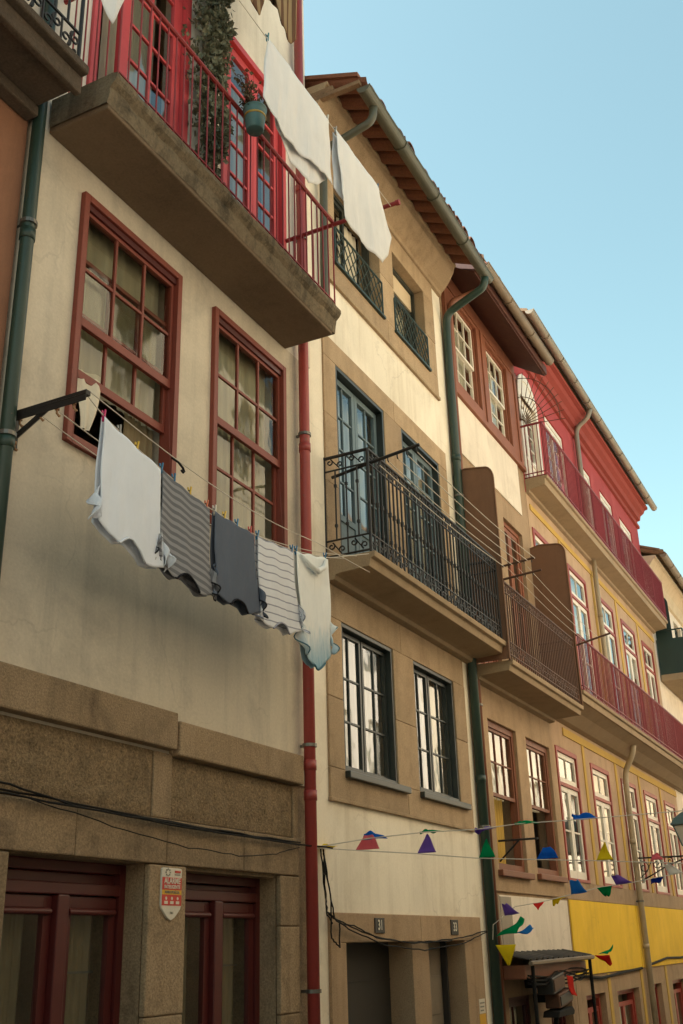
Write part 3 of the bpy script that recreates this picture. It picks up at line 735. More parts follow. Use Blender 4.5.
# ================================================================== HOUSE C
C_ = thing('house', 'narrow house with a rust brown framed top storey and brown iron balcony', 'house', (15.3,0,gz(15)))
CX0, CX1 = 13.38, 17.14
cu = [(13.86,14.98,9.74,11.32),(15.44,16.56,9.74,11.32)]
cd = [(13.95,14.95,5.2,8.10),(15.66,16.66,5.2,8.10)]
cl = [(13.97,15.20,2.52,4.50),(15.66,16.90,2.54,4.50)]
cg = [(14.0,15.2,gz(15)-.4,.98),(15.75,16.85,gz(16)-.4,.95)]
mb = MB(); mb.wall(CX0,CX1,gz(17)-.6,11.75,.0,.3,grow(cu+cl)+cd+cg); mb.build('wall', M['granite_c'], C_)
mb = MB(); body(mb,CX0,CX1,gz(17)-.6,11.75); mb.build('body_wall', M['interior'], C_)
mb = MB(); mb.wall(13.46,17.10,9.50,11.74,-.035,.25,cu); mb.build('bay_panelling', M['rust_frame'], C_, bevel=.008)
mb = MB(); mb.box(13.46,17.12,-.07,0,9.46,9.56); mb.box(13.46,17.12,-.06,0,11.36,11.45)
for x in (13.52,15.20,16.98): mb.box(x-.06,x+.06,-.06,-.03,9.56,11.36)
mb.build('bay_moulding', M['rust_frame'], C_, bevel=.008)
mb = MB(); mb.box(13.55,16.72,-.022,.01,8.48,9.455); mb.build('white_panel', M['white_render'], C_, bevel=.004)
mb = MB(); mb.wall(13.50,17.12,2.24,5.05,-.03,.28,cl); mb.build('granite_surround', M['granite_c'], C_, bevel=.008)
mb = MB(); mb.box(13.90,17.06,-.02,.01,1.44,2.20); mb.build('white_panel', M['white_render'], C_, bevel=.004)
mb = MB(); mb.box(13.905,14.35,-.026,-.018,1.46,2.18); mb.build('grey_patch', M['zinc'], C_)
for (a,b,c,d) in cu:
    m_ = 10.49
    window(C_,a,b,c,d,.02,M['rust_frame'],M['white_wood'],[(a+.05,b-.05,m_-.02,d-.05,.02,3,2,.045),(a+.05,b-.05,c+.04,m_+.02,.06,3,2,.045)],fw=.05,fd=.11,curtains=[(a+.08,b-.08,c+.05,d-.05,M['curtain'],8)])
for (a,b,c,d) in cd:
    m_ = (a+b)/2
    window(C_,a,b,c,d,.06,M['rust_frame'],M['rust_frame'],[(a+.06,m_-.004,c+.03,d-.07,.02,1,3,.08,.7),(m_+.004,b-.06,c+.03,d-.07,.02,1,3,.08,.7)],fw=.07,name='balcony_door',curtains=[(a+.1,b-.1,c+.05,d-.05,M['curtain_grey'],6)])
for k, (a,b,c,d) in enumerate(cl):
    f = window(C_,a,b,c,d,.02,M['rust_wood'],M['rust_wood'],[(a+.075,b-.075,3.48,d-.08,.02,3,2,.05)],fw=.085,fd=.11,gm='glass_blue',curtains=[(a+.1,b-.1,3.5,d-.05,M['curtain'],7)]+([(a+.62,b-.18,c,3.55,M['curtain_yellow'],5)] if k == 0 else []),
               label='brown sash window with the lower half open over a yellow curtain' if k == 0 else 'brown sash window with the lower half open and dark')
    s = MB(); s.box(a-.06,b+.08,-.10,.05,c-.09,c-.01); s.build('window_sill', M['rust_wood'], C_, bevel=.01)
# sloping boarded soffit, fascia and gutter
mb = MB(); mb.prism([(.02,11.70),(-.60,11.28),(-.62,11.40),(.02,11.84)], lambda a,b,d:(d,a,b), 13.40, 17.12)
mb.build('soffit', M['soffit'], C_, bevel=.004)
mb = MB(); mb.box(13.4,17.12,-.64,-.60,11.30,11.46); mb.build('fascia', M['soffit'], C_, bevel=.006)
mb = MB(); half_tiles(mb, 13.42, 17.14, -.70, 11.52, .6, 12.25); mb.build('eave_tiles', M['tile_old'], C_)
roof_mb(13.38,17.14,-.66,11.6,3.5,13.2,7.1,11.7).build('roof', M['tile_old'], C_)
gutter_mb(13.45,17.0,-.74,11.44,11.49,.08).build('gutter', M['brown_pipe'], C_)
pipe(C_, [(14.0,-.5,11.38),(13.56,-.10,11.0),(13.56,-.06,10.6),(13.56,-.06,gz(13.6))], .045, M['rust_wood'], strap=(7.2,4.6,3.0))
# balcony with brown sheet screens
s = MB(); prof = [(.0,4.92),(-.12,4.94),(-.13,4.98),(-.50,5.0),(-.55,5.0),(-.57,5.07),(-.61,5.08),(-.62,5.14),(0,5.14)]
s.prism(prof, lambda a,b,d:(d,a,b), 13.50, 17.08); bo = s.build('balcony', M['slab_b'], C_, bevel=.006)
r = MB(); y = -.58; xa, xb = 13.48, 16.98
for z, rr in ((6.24,.02),(6.10,.01),(5.40,.01),(5.22,.012)):
    r.tube([(xa,0,z),(xa,y,z)],rr,6); r.tube([(xa,y,z),(xb,y,z)],rr,6); r.tube([(xb,y,z),(xb,0,z)],rr,6)
n = 36
for i in range(n+1):
    x = xa+(xb-xa)*i/n; r.tube([(x,y,5.13),(x,y,6.24)],.016 if i in (0,n) else .0105,6)
scroll_band(r, lambda a,z:(a,y,z), xa, xb, 6.11, 6.23, .17, .007); scroll_band(r, lambda a,z:(a,y,z), xa, xb, 5.235, 5.39, .17, .007)
r.build('railing', M['iron_brown'], bo)
def screen(x, z0, z1, y1, mat, parent, name='privacy_screen'):
    o = [(-.01,z0),(y1,z0),(y1,z1-.22)]
    for k in range(1,7):
        an = PI/2*k/6; o.append((y1+.13*(1-math.cos(an)), z1-.22+.2*math.sin(an)))
    o += [(-.18,z1+.02),(-.01,z1-.02)]
    mb = MB(); mb.prism(o, lambda a,b,d:(d,a,b), x-.008, x+.008); mb.tube([(x-.014,a,b) for a,b in o[1:]],.012,5)
    return mb.build(name, mat, parent)
screen(13.42, 5.14, 8.0, -.60, M['rust_sheet'], bo); screen(17.02, 5.14, 7.98, -.62, M['rust_sheet'], bo)
# ground floor doors of C
for (a,b,c,d) in cg:
    window(C_,a,b,c,d,.12,M['door_dark_red'],M['door_dark_red'],[(a+.06,b-.06,c+.03,d-.06,.02,2,4,.07)],name='door')

# ================================================================== HOUSE D
D_ = thing('house', 'long house with crimson top storey, ochre striped middle and bright yellow band', 'house', (22.5,0,gz(22)))
DX0, DX1 = 17.16, 27.92
wx = [(17.34,18.60),(19.56,20.90),(21.93,23.22),(24.02,25.38),(26.22,27.46)]
dlo = [(a,b,2.55,4.60) for a,b in wx]; dmi = [(a,b,5.45,8.46) for a,b in wx]
tx = [(17.22,18.45),(19.10,20.46),(21.58,22.75),(23.56,24.82),(25.56,26.94)]
dto = [(a,b,9.35,11.58) for a,b in tx]
dgr = [(17.65,18.85,gz(18)-.5,.84),(19.65,21.30,gz(20)-.5,.82),(22.35,23.30,gz(23)-.6,.82),(24.4,25.9,gz(25)-.6,.82),(26.5,27.5,gz(27)-.6,.82)]
mb = MB(); mb.wall(DX0,DX1,2.24,9.1,0,.3,dlo+dmi); mb.build('wall', M['wall_d'], D_)
mb = MB(); mb.wall(DX0,DX1,9.1,12.7,0,.3,dto); mb.build('upper_wall', M['crimson'], D_)
mb = MB(); mb.wall(DX0,DX1,gz(28)-.8,2.24,.0,.3,dgr); body(mb,DX0,DX1,gz(28)-.8,12.8); mb.build('stone_base', M['granite_c'], D_)
mb = MB(); mb.box(DX0+.03,21.72,-.02,.01,1.13,2.22); mb.box(21.74,DX1,-.02,.01,1.13,2.22); mb.build('yellow_band', M['yellow'], D_, bevel=.004)
mb = MB(); mb.box(DX0,DX1,-.012,.01,2.23,2.50); mb.build('sill_course', M['granite_c'], D_)
mb = MB()
sx = [19.12,21.55,23.64,25.84]
for x in sx: mb.box(x-.075,x+.075,-.018,.01,2.50,4.86); mb.box(x-.07,x+.07,-.018,.01,5.4,8.80)
mb.box(17.9,27.9,-.02,.01,4.865,5.0); mb.box(17.3,27.9,-.02,.01,8.81,8.92)
mb.build('ochre_strip', M['ochre'], D_, bevel=.003)
for x in (19.15,21.6,23.85,26.2): MB().box(x-.09,x+.09,-.015,.01,gz(28)-.8,1.12).build('ochre_pier', M['ochre'], D_, bevel=.003)
def win_d(o, tr, mid=True, nm='window', gm='glass_blue', k=0):
    a,b,c,d = o; m_ = (a+b)/2
    f = MB(); box_frame(f,a-.02,b+.02,c-.05,d+.02,-.02,.10,.075,.05); f.box(a+.055,b-.055,-.012,.09,tr-.03,tr+.03)
    fo = f.build(nm, M['red_case'], D_, bevel=.005); g = MB(); y = .015
    x0,x1 = a+.058,b-.058
    def lf(x0,x1,z0,z1,cols,rows,w,wb=None):
        q = MB(); r = leaf_frame(q,x0,x1,z0,z1,y,w=w,cols=cols,rows=rows,wb=wb,mun=.03); q.build('sash' if nm == 'window' else 'door_leaf', M['white_wood'], fo, bevel=.003)
        g.quad((r[0],y+.022,r[2]),(r[1],y+.022,r[2]),(r[1],y+.022,r[3]),(r[0],y+.022,r[3]))
    lf(x0,x1,tr+.032,d-.057,2,1,.085)
    lf(x0,m_-.003,c+.002,tr-.032,1,2,.085,.12); lf(m_+.003,x1,c+.002,tr-.032,1,2,.085,.12)
    g.build('glass_pane', M[gm], fo)
    cm = (M['curtain'],M['curtain_grey'],M['curtain'],M['curtain_yellow'],M['curtain_grey'])[k*7 % 5]
    curtain_mb(x0+.05,x1-.05 if k % 3 else m_+.1,c,d,.2,waves=8 if k % 2 else 5,seed=k).build('curtain', cm, fo, smooth=True)
    if k % 4 == 1: MB().box(x0+.09,x1-.09,.06,.07,tr-.55,tr-.03).build('blind', M['white_render'], fo)
for k, o in enumerate(dlo): win_d(o, 4.02, k=k)
for k, o in enumerate(dmi): win_d(o, 7.86, nm='balcony_door', k=k+10)
for k, (a,b,c,d) in enumerate(dto):
    if k == 0: continue
    window(D_,a,b,c,d,.03,M['white_wood'],M['white_wood'],[(a+.09,(a+b)/2,c+.03,d-.09,.02,1,4,.08,.6),((a+b)/2,b-.09,c+.03,d-.09,.02,1,4,.08,.6)],fw=.09,fd=.1,gm='glass_blue',name='balcony_door',curtains=[(a+.1,b-.1,c,d,M['curtain'],7)])
# arched first door: white surround with rounded head
a,b,c,d = dto[0]
q = MB(); out = [(a,c),(a,d-.35)]
for k in range(1,8):
    an = PI-PI*k/8; out.append(((a+b)/2+(b-a)/2*math.cos(an), d-.35+.55*math.sin(an)))
half = out[1:]+[(b,d-.35)]
out += [(b,d-.35),(b,c),(b-.12,c),(b-.12,d-.38)]
for k in range(1,8):
    an = PI*k/8; out.append(((a+b)/2+((b-a)/2-.12)*math.cos(an), d-.38+.44*math.sin(an)))
out += [(a+.12,d-.38),(a+.12,c)]
q.prism(out, lambda x,z,dd:(x,dd,z), -.035,.08); q.prism(half, lambda x,z,dd:(x,dd,z), -.018,-.006); fo = q.build('balcony_door', M['white_wood'], D_)
q = MB(); q.box(a,b,.10,.14,d-.35,d+.21); leaf_frame(q,a+.12,(a+b)/2,c+.03,d-.4,.05,w=.07,cols=1,rows=4,solid=.6); leaf_frame(q,(a+b)/2,b-.12,c+.03,d-.4,.05,w=.07,cols=1,rows=4,solid=.6); q.box(a+.12,b-.12,.05,.09,d-.4,d-.34); q.build('door_leaf', M['white_wood'], fo)
q = MB(); q.quad((a+.13,.075,c+.1),(b-.13,.075,c+.1),(b-.13,.075,d-.4),(a+.13,.075,d-.4)); q.build('glass_pane', M['glass_blue'], fo)
# cornice, eave, roof, gutter
prof = [(0,12.02),(-.06,12.03),(-.07,12.10),(-.02,12.11),(-.02,12.24),(-.10,12.26),(-.13,12.38),(-.22,12.44),(-.26,12.52),(-.34,12.54),(-.35,12.60),(0,12.62)]
mb = MB(); mb.prism(prof, lambda a,b,d:(d,a,b), 17.16, 27.95); mb.build('cornice', M['cornice_red'], D_, bevel=.004)
gutter_mb(17.0,28.25,-.47,12.70,12.66,.082).build('gutter', M['zinc'], D_)
roof_mb(17.05,28.1,-.42,12.72,3.6,14.1,7.2,12.7).build('roof', M['tile_old'], D_)
pipe(D_, [(21.4,-.47,12.62),(21.4,-.40,12.42),(21.42,-.10,12.22),(21.42,-.09,11.9),(21.42,-.09,9.4)], .055, M['zinc'])
pipe(D_, [(21.52,-.10,9.12),(21.52,-.10,5.4)], .05, M['beige_pipe'], collars=(7.9,))
pipe(D_, [(21.9,-.35,5.24),(21.9,-.30,5.05),(22.0,-.10,4.75),(21.93,-.095,4.4),(21.90,-.095,gz(22))], .056, M['beige_pipe'], collars=(3.4,1.5), strap=(2.3,))
mb = MB(); mb.tube([(17.3,-.03,1.13),(18.6,-.035,1.06),(20.0,-.035,1.10),(21.6,-.035,1.13)],.022,6); mb.tube([(22.1,-.035,1.16),(24,-.035,1.26),(25.5,-.035,1.24),(27.9,-.035,1.30)],.022,6)
tag(mb.build('wall_cable', M['cable'], None), 'black cable sagging along the foot of the yellow wall band', 'cable')
# top balcony
s = MB(); prof = [(0,9.08),(-.06,9.10),(-.07,9.14),(-.33,9.18),(-.36,9.18),(-.37,9.30),(-.41,9.31),(-.42,9.36),(0,9.36)]
s.prism(prof, lambda a,b,d:(d,a,b), 17.18, 28.05); bo = s.build('balcony', M['slab_b'], D_, bevel=.006)
def bar_rail(xa, xb, y, z0, z1, n, mat, parent, fine=None):
    r = MB()
    for z, rr in ((z1,.022),(z0+.09,.012),(z0+.02,.012)):
        r.tube([(xa,0,z),(xa,y,z)],rr,6); r.tube([(xa,y,z),(xb,y,z)],rr,6); r.tube([(xb,y,z),(xb,0,z)],rr,6)
    for i in range(n+1):
        x = xa+(xb-xa)*i/n; r.tube([(x,y,z0),(x,y,z1)],.014 if i % 12 == 0 else .0085,5)
    for x in (xa,xb):
        for k in range(1,5): r.tube([(x,y*k/5,z0),(x,y*k/5,z1)],.0085,5)
    return r.build('railing', mat, parent)
bar_rail(17.2, 28.03, -.40, 9.36, 10.42, 110, M['rail_crimson'], bo)
# fan of spikes at the end of the top balcony
r = MB(); x = 17.2; c0 = (-.02,10.45)
for k in range(11):
    an = PI/2+PI*.52*k/10; r.tube([(x,c0[0]+.10*math.cos(an),c0[1]+.10*math.sin(an)),(x,c0[0]+.84*math.cos(an),c0[1]+1.1*math.sin(an))],[.008,.006],5)
for rr in (.1,.45,.75): r.tube([(x,c0[0]+rr*math.cos(PI/2+PI*.52*k/14),c0[1]+rr*1.3*math.sin(PI/2+PI*.52*k/14)) for k in range(15)],.008,5)
r.build('spike_fan', M['iron_brown'], bo)
# lower balcony
s = MB(); prof = [(0,5.06),(-.10,5.09),(-.30,5.22),(-.50,5.30),(-.54,5.30),(-.55,5.40),(-.59,5.41),(-.60,5.46),(0,5.46)]
s.prism(prof, lambda a,b,d:(d,a,b), 17.30, 29.2); bo = s.build('balcony', M['slab_b'], D_, bevel=.006)
bar_rail(17.38, 29.15, -.58, 5.46, 6.42, 120, M['rail_crimson'], bo)
for k, (a,b,c,d) in enumerate(dgr):
    m_ = (a+b)/2
    window(D_,a,b,c,d,.10,M['red_case'],M['red_case'],[(a+.08,m_-.003,c+.03,d-.20,.02,1,2,.07,.7),(m_+.003,b-.08,c+.03,d-.20,.02,1,2,.07,.7)],fw=.08,fd=.12,name='door',curtains=[(a+.1,b-.1,c,d,M['curtain_grey'],5)])

# ================================================================== HOUSE E (far end)
E_ = thing('house', 'pale house at the far right end with green sheet metal balcony under tiled eaves', 'house', (33,0,gz(33)))
mb = MB(); mb.wall(27.96,42,gz(42)-1,11.2,.02,.32,[(29.2,30.4,8.0,10.4),(31.8,33,8.0,10.4),(29.2,30.4,4.6,6.8),(31.8,33,4.6,6.8),(34.5,35.7,8,10.4),(34.5,35.7,4.6,6.8)]); body(mb,27.96,42,gz(42)-1,11.3); mb.build('wall', M['white_render'], E_)
for (a,b,c,d) in ((29.2,30.4,8.0,10.4),(31.8,33,8.0,10.4),(29.2,30.4,4.6,6.8),(31.8,33,4.6,6.8),(34.5,35.7,8,10.4),(34.5,35.7,4.6,6.8)):
    window(E_,a,b,c,d,.12,M['green_wood'],M['green_wood'],[(a+.06,(a+b)/2,c+.05,d-.06,.02,1,3,.06),((a+b)/2,b-.06,c+.05,d-.06,.02,1,3,.06)],curtains=[(a+.1,b-.1,c,d,M['curtain'],6)])
mb = MB(); mb.prism([(.02,10.6),(-.05,10.62),(-.12,10.9),(-.3,11.12),(-.36,11.14),(-.36,11.22),(.02,11.25)], lambda a,b,d:(d,a,b), 27.97, 42); mb.build('eave_cornice', M['e_stone'], E_)
mb = MB(); half_tiles(mb, 27.98, 42, -.52, 11.26, .6, 11.6, sp=.24); mb.build('eave_tiles', M['tile_old'], E_)
roof_mb(27.96,42.1,-.5,11.32,3.6,12.9,7.2,11.3).build('roof', M['tile_old'], E_)
gutter_mb(28.0,42,-.56,11.22,11.1,.09).build('gutter', M['brown_pipe'], E_)
s = MB(); s.box(28.25,34,-.72,0,7.85,8.02); bo = s.build('balcony', M['slab_b'], E_, bevel=.01)
s = MB(); s.box(28.3,28.33,-.68,0,8.02,8.97); s.box(28.3,33.9,-.70,-.67,8.02,8.97)
for k in range(24): s.tube([(28.4+k*.23,-.705,8.03),(28.4+k*.23,-.705,8.96)],.012,5)
s.tube([(28.3,0,9.2),(28.3,-.7,9.2),(33.9,-.7,9.2)],.02,6)
for x in (28.3,30.2,32,33.9): s.tube([(x,-.7,8.97),(x,-.7,9.2)],.015,5)
s.build('balcony_panel', M['green_sheet'], bo)
screen(28.36, 8.97, 10.15, -.42, M['green_sheet'], bo)

# ================================================================== opposite side of the street (behind the camera; lights and is mirrored in the panes)
def opposite(x0, x1, h, y, wm, label, seed):
    o = thing('house', label, 'house', ((x0+x1)/2, y, gz((x0+x1)/2)))
    r = random.Random(seed); holes = []; n = max(2, int((x1-x0)/2.0)); st = (x1-x0)/n
    for fl in range(int((h-1)/2.9)):
        for k in range(n):
            cx = x0+st*(k+.5); holes.append((cx-.5,cx+.5,2.8+fl*2.9-.6,2.8+fl*2.9+1.1))
    holes = [q for q in holes if q[3] < h-.4]
    mb = MB(); mb.wall(x0,x1,gz(x1)-1,h,0,.25,holes); mb.v = [(a,y-b,c) for a,b,c in mb.v]; body(mb,x0,x1,gz(x1)-1,h,yd=y-6,y0=y-.25); mb.build('wall', wm, o)
    roof = roof_mb(x0-.1,x1+.1,y+.5,h,y-3,h+1.5,y-6.2,h); roof.build('roof', M['tile'], o)
    for (a,b,c,d) in holes:
        f = MB(); q = leaf_frame(f,a,b,c,d,0,w=.07,cols=2,rows=3); f.v = [(p,y-.12-s_,t) for p,s_,t in f.v]; fo = f.build('window', M['white_wood'], o)
        gq = MB(); gq.quad((q[0],y-.14,q[2]),(q[1],y-.14,q[2]),(q[1],y-.14,q[3]),(q[0],y-.14,q[3])); gq.build('glass_pane', M['glass'], fo)
    return o
OY = -6.0
opposite(-9, -1.5, 8.5, OY, M['opp_grey'], 'low grey house across the street, behind the camera to the left', 1)
opposite(-1.4, 6.4, 9.5, OY, M['opp_grey'], 'grey rendered house across the street, facing the cream house with sash windows', 2)
opposite(6.5, 18.5, 13.6, OY, M['opp_cream'], 'cream house across the street, facing the black iron balcony', 3)
opposite(18.6, 27, 11.3, OY, M['opp_white'], 'white house across the street, facing the yellow wall band', 4)
opposite(27.1, 42, 9.5, OY, M['opp_cream'], 'long cream house across the street, downhill from the white one', 5)
opposite(42.1, 70, 10.5, OY, M['opp_ochre'], 'long ochre house at the bottom of the far side of the street', 6)

# ================================================================== washing line of house A
def lerp_pts(P, x):
    for i in range(len(P)-1):
        if P[i][0] <= x <= P[i+1][0]:
            t = (x-P[i][0])/(P[i+1][0]-P[i][0]); return P[i][1]+(P[i+1][1]-P[i][1])*t
    return P[0][1] if x < P[0][0] else P[-1][1]
LZ = [(4.74,5.0),(4.92,4.925),(5.34,4.845),(5.92,4.77),(6.21,4.745),(6.71,4.75),(6.98,4.765),(7.56,4.83),(8.29,4.985),(9.27,5.34)]
def ly(x): return -.62+.115*(x-4.74)/4.53
t = thing('line_bracket', 'dark iron bracket with hooks beside the green drainpipe, holding the shirt line', 'bracket', (4.73,0,5.0))
mb = MB(); mb.box(4.71,4.755,-.64,0,4.99,5.025); mb.box(4.71,4.716,-.64,0,4.945,4.99); mb.build('arm', M['iron'], t, bevel=.003)
mb = MB(); mb.tube([(4.735,-.30,4.985),(4.72,0,4.80)],.019,6); mb.box(4.68,4.78,-.012,0,4.76,5.05); mb.build('brace', M['iron'], t)
for (y,z) in ((-.06,4.96),(-.24,4.96),(-.38,4.955),(-.52,4.96),(-.03,4.79)):
    h = MB(); h.tube([(4.735,y,z+.03),(4.735,y,z-.03),(4.75,y-.01,z-.05),(4.765,y,z-.035)],.008,6); h.tube([(4.735,y,z-.005),(4.735,y,z+.012)],.017,8); h.build('hook', M['hook'], t)
def cord(pts, label, group=None, r=.0045, mat='rope', name='clothesline', cat='clothesline'):
    o = MB().tube(pts, r, 5).build(name, M[mat]); return tag(o, label, cat, group)
cord([(x,ly(x),lerp_pts(LZ,x)) for x in [4.74+4.53*k/40 for k in range(41)]], 'white clothesline sagging under the five hanging shirts')
cord([(4.74+4.5*k/30, -.63+.11*k/30, 5.03-.09*math.sin(PI*min(1,k/30*1.35))+.30*(max(0,k/30-.5))**1.6) for k in range(31)], 'empty upper strand of clothesline just above the shirts, with a wire hook in the middle', r=.004)
for q,(y,z) in enumerate(((-.40,4.93),(-.26,4.93))):
    cord([(4.74+4.5*k/30, y+.02*k/30, z-.16*math.sin(PI*k/30)+.4*(k/30)**2) for k in range(31)], 'empty inner clothesline running behind the shirts against the cream wall', 'empty inner clotheslines', r=.004)
h = MB().tube([(5.72,-.6,4.95),(5.8,-.602,4.945),(5.86,-.6,4.925),(5.88,-.6,4.90),(5.86,-.605,4.885),(5.84,-.6,4.9)],.009,6)
tag(h.build('wire_hook', M['cable']), 'dark twisted wire hook on the empty strand above the striped grey shirt', 'hook')

def shirt(name, label, x0, x1, L, mat, ribmat, sh=.05, seed=0, twist=0, sleeve=1.0, notch=.075, fold=.016):
    """T-shirt pegged by the hem: body of two layers, shoulders and neck hanging down, sleeves flopping at the sides"""
    r = random.Random(seed); W_ = x1-x0; nx, nz = 34, 36
    t = thing(name, label, 't-shirt', ((x0+x1)/2, ly((x0+x1)/2), lerp_pts(LZ,(x0+x1)/2)))
    ph = r.random()*6
    for layer in (0,1):
        mb = MB(); P = []; BB = [1]*(nx+1)
        for j in range(nz+1):
            v = j/nz; row = []
            for i in range(nx+1):
                u = i/nx
                c = abs(u-.5)*2
                bot = L*(1.0-.07*max(0,(c-.45)/.55)**1.3)                       # shoulder slope
                nd = (notch if layer == 0 else notch*.55)
                if c < .42: bot -= nd*math.cos(c/.42*PI/2)
                bot += .004*math.sin(u*11+ph)+.003*math.sin(u*23+seed)
                wv = 1+.10*v*v*(1-twist)-.42*twist*max(0,v-.35)**1.2
                x = x0+W_*(.5+(u-.5)*wv)+sh*v*v+.012*math.sin(v*9+ph)*v
                zt = lerp_pts(LZ, x0+W_*u)-.004
                sag = .014*math.sin(u*PI*2.5)**2*(1-v)
                amp = fold*(.25+v)
                y = ly(x)+(-.012 if layer == 0 else .014)*(1+v*1.3)+amp*(math.sin(u*7+ph+1.2*v)+.4*math.sin(u*17+2*ph-v*2)+.5*math.sin(u*33+2.5*v+ph)*(.4+.6*math.sin(u*5+ph)**2))*.75*(.2+1.5*v-1.4*v*v)
                row.append((x, y, zt-sag-bot*v)); BB[i] = bot/L
            P.append(row)
        for j in range(nz):
            for i in range(nx):
                mb.quad(P[j][i],P[j][i+1],P[j+1][i+1],P[j+1][i], uv=[(i/nx,j/nz*BB[i]),((i+1)/nx,j/nz*BB[i+1]),((i+1)/nx,(j+1)/nz*BB[i+1]),(i/nx,(j+1)/nz*BB[i])])
        mb.build('front' if layer == 0 else 'back', mat, t, smooth=True, solid=.003)
        if layer == 0:
            i0, i1 = int(nx*.29), int(nx*.71)
            MB().tube([(P[nz][i][0],P[nz][i][1]-.006,P[nz][i][2]) for i in range(i0,i1+1)],.008,6).build('neckband', ribmat, t, smooth=True)
        if layer == 0: front = P
    for sd in (0,1):
        mb = MB(); P = []; j0, j1 = int(nz*.66), int(nz*.97); sgn = -1 if sd == 0 else 1; m = 10
        for j in range(j0, j1+1):
            e = front[j][0 if sd == 0 else nx]; q = (j-j0)/(j1-j0); row = []
            for k in range(m+1):
                s_ = k/m; out = .06*sleeve*math.sin(q*PI*.55+.1)*s_
                row.append((e[0]+sgn*out*(1-.3*twist), e[1]+.05*s_*math.sin(q*7+seed)-.03*s_*sgn*(1-q)+.018*math.sin(s_*7+q*5), e[2]-.15*s_*sleeve*(.35+.4*(1-q))-.02*math.sin(s_*5+seed)))
            P.append(row)
        for j in range(len(P)-1):
            for k in range(m): mb.quad(P[j][k],P[j][k+1],P[j+1][k+1],P[j+1][k], uv=[(k/m*.2,.6+.37*j/len(P)),((k+1)/m*.2,.6+.37*j/len(P)),((k+1)/m*.2,.6+.37*(j+1)/len(P)),(k/m*.2,.6+.37*(j+1)/len(P))])
        mb.build('sleeve', mat, t, smooth=True, solid=.003)
        MB().tube([(q[m][0],q[m][1],q[m][2]) for q in P],.006,5).build('cuff', ribmat, t, smooth=True)
    return t
cw = cloth('white cotton', (.80,.85,.92), trans=.12); cg = cloth('grey striped cotton', (.31,.315,.33), ((.17,.175,.19),13,.5,1), trans=.1)
ck = cloth('charcoal cotton', (.125,.145,.185), trans=.08); cs = cloth('white pinstriped cotton', (.76,.77,.80), ((.33,.34,.40),11,.16,1), trans=.15)
cb = cloth('white cotton with blue dip dye', (.86,.87,.84), trans=.15, dark=((.26,.45,.56),.66,1.05))
kb = cloth('black rib cotton', (.03,.03,.035), trans=.05); bb = cloth('blue rib cotton', (.09,.20,.26), trans=.1)
shirt('hanging_shirt', 'plain white t-shirt hung by its hem under the open red window', 4.92, 5.58, .80, cw, cw, .03, 1, notch=.09)
shirt('hanging_shirt', 'grey t-shirt with dark horizontal stripes and black trim, next to the plain white one', 5.60, 6.23, .74, cg, kb, .02, 2)
shirt('hanging_shirt', 'plain charcoal t-shirt with black trim, the darkest one on the line', 6.31, 6.91, .70, ck, kb, .06, 3)
shirt('hanging_shirt', 'white t-shirt with thin grey stripes on the shirt line', 6.97, 7.59, .76, cs, cs, .07, 4)
shirt('hanging_shirt', 'twisted white shirt with pale blue dyed ends, in front of the red drainpipe', 7.65, 8.28, 1.0, cb, bb, .06, 5, twist=1, sleeve=.8, notch=-.05)
tag(MB().tube([(7.70,ly(7.7)-.03,4.83),(7.85,ly(7.8)-.05,4.77),(7.98,ly(8)-.055,4.75),(8.12,ly(8.1)-.05,4.83),(8.2,ly(8.2)-.03,4.93)],[.01,.025,.03,.025,.012],8).build('rolled_hem', cb, None, smooth=True), 'rolled white hem on the blue dyed shirt at the right end of the line', 'cloth')

PEGC = {'pink':(.55,.04,.16),'grey':(.28,.28,.27),'yellow':(.62,.40,.03),'blue':(.015,.15,.30),'orange':(.55,.13,.05),'white':(.6,.58,.52),'red':(.5,.05,.04),'teal':(.01,.16,.2)}
PM = {k: plain(k+' peg plastic', v, rough=.35) for k, v in PEGC.items()}
def peg(x, y, z, c, label, group, tilt=0):
    t = thing('clothes_peg', label, 'peg', (x,y,z), group); dx = tilt
    for s_ in (-1,1):
        mb = MB(); mb.prism([(s_*.003,-.045),(s_*.010,-.045),(s_*.012,.0),(s_*.018,.035),(s_*.010,.038),(s_*.003,.0)], lambda a,b,d:(x+d+dx*b,y+a,z+b), -.006,.006); mb.build('jaw', PM[c], t)
    MB().tube([(x-.011,y,z+.004),(x+.011,y,z+.004)],.007,6).build('spring', M['steel'], t)
for x,c,l in ((4.925,'pink','pink peg at the left corner of the plain white shirt'),(5.10,'grey','grey peg on the top edge of the plain white shirt'),(5.30,'yellow','yellow peg on the top edge of the plain white shirt'),
    (5.60,'blue','blue peg between the white shirt and the striped grey one'),(5.76,'blue','blue peg on the striped grey shirt'),(5.97,'yellow','yellow peg on the striped grey shirt'),(6.20,'orange','orange peg at the right corner of the striped grey shirt'),
    (6.32,'white','white peg at the left corner of the charcoal shirt'),(6.46,'yellow','yellow peg on the charcoal shirt'),(6.65,'blue','blue peg on the charcoal shirt'),(6.86,'red','red peg at the right corner of the charcoal shirt'),
    (6.98,'blue','blue peg at the left corner of the thin-striped white shirt'),(7.58,'blue','blue peg at the right corner of the thin-striped white shirt'),(7.66,'blue','blue peg at the left corner of the blue dyed shirt'),(8.24,'blue','blue peg at the right corner of the blue dyed shirt')):
    peg(x, ly(x), lerp_pts(LZ,x)+.012, c, l, 'pegs along the shirt line', rnd.uniform(-.15,.15))

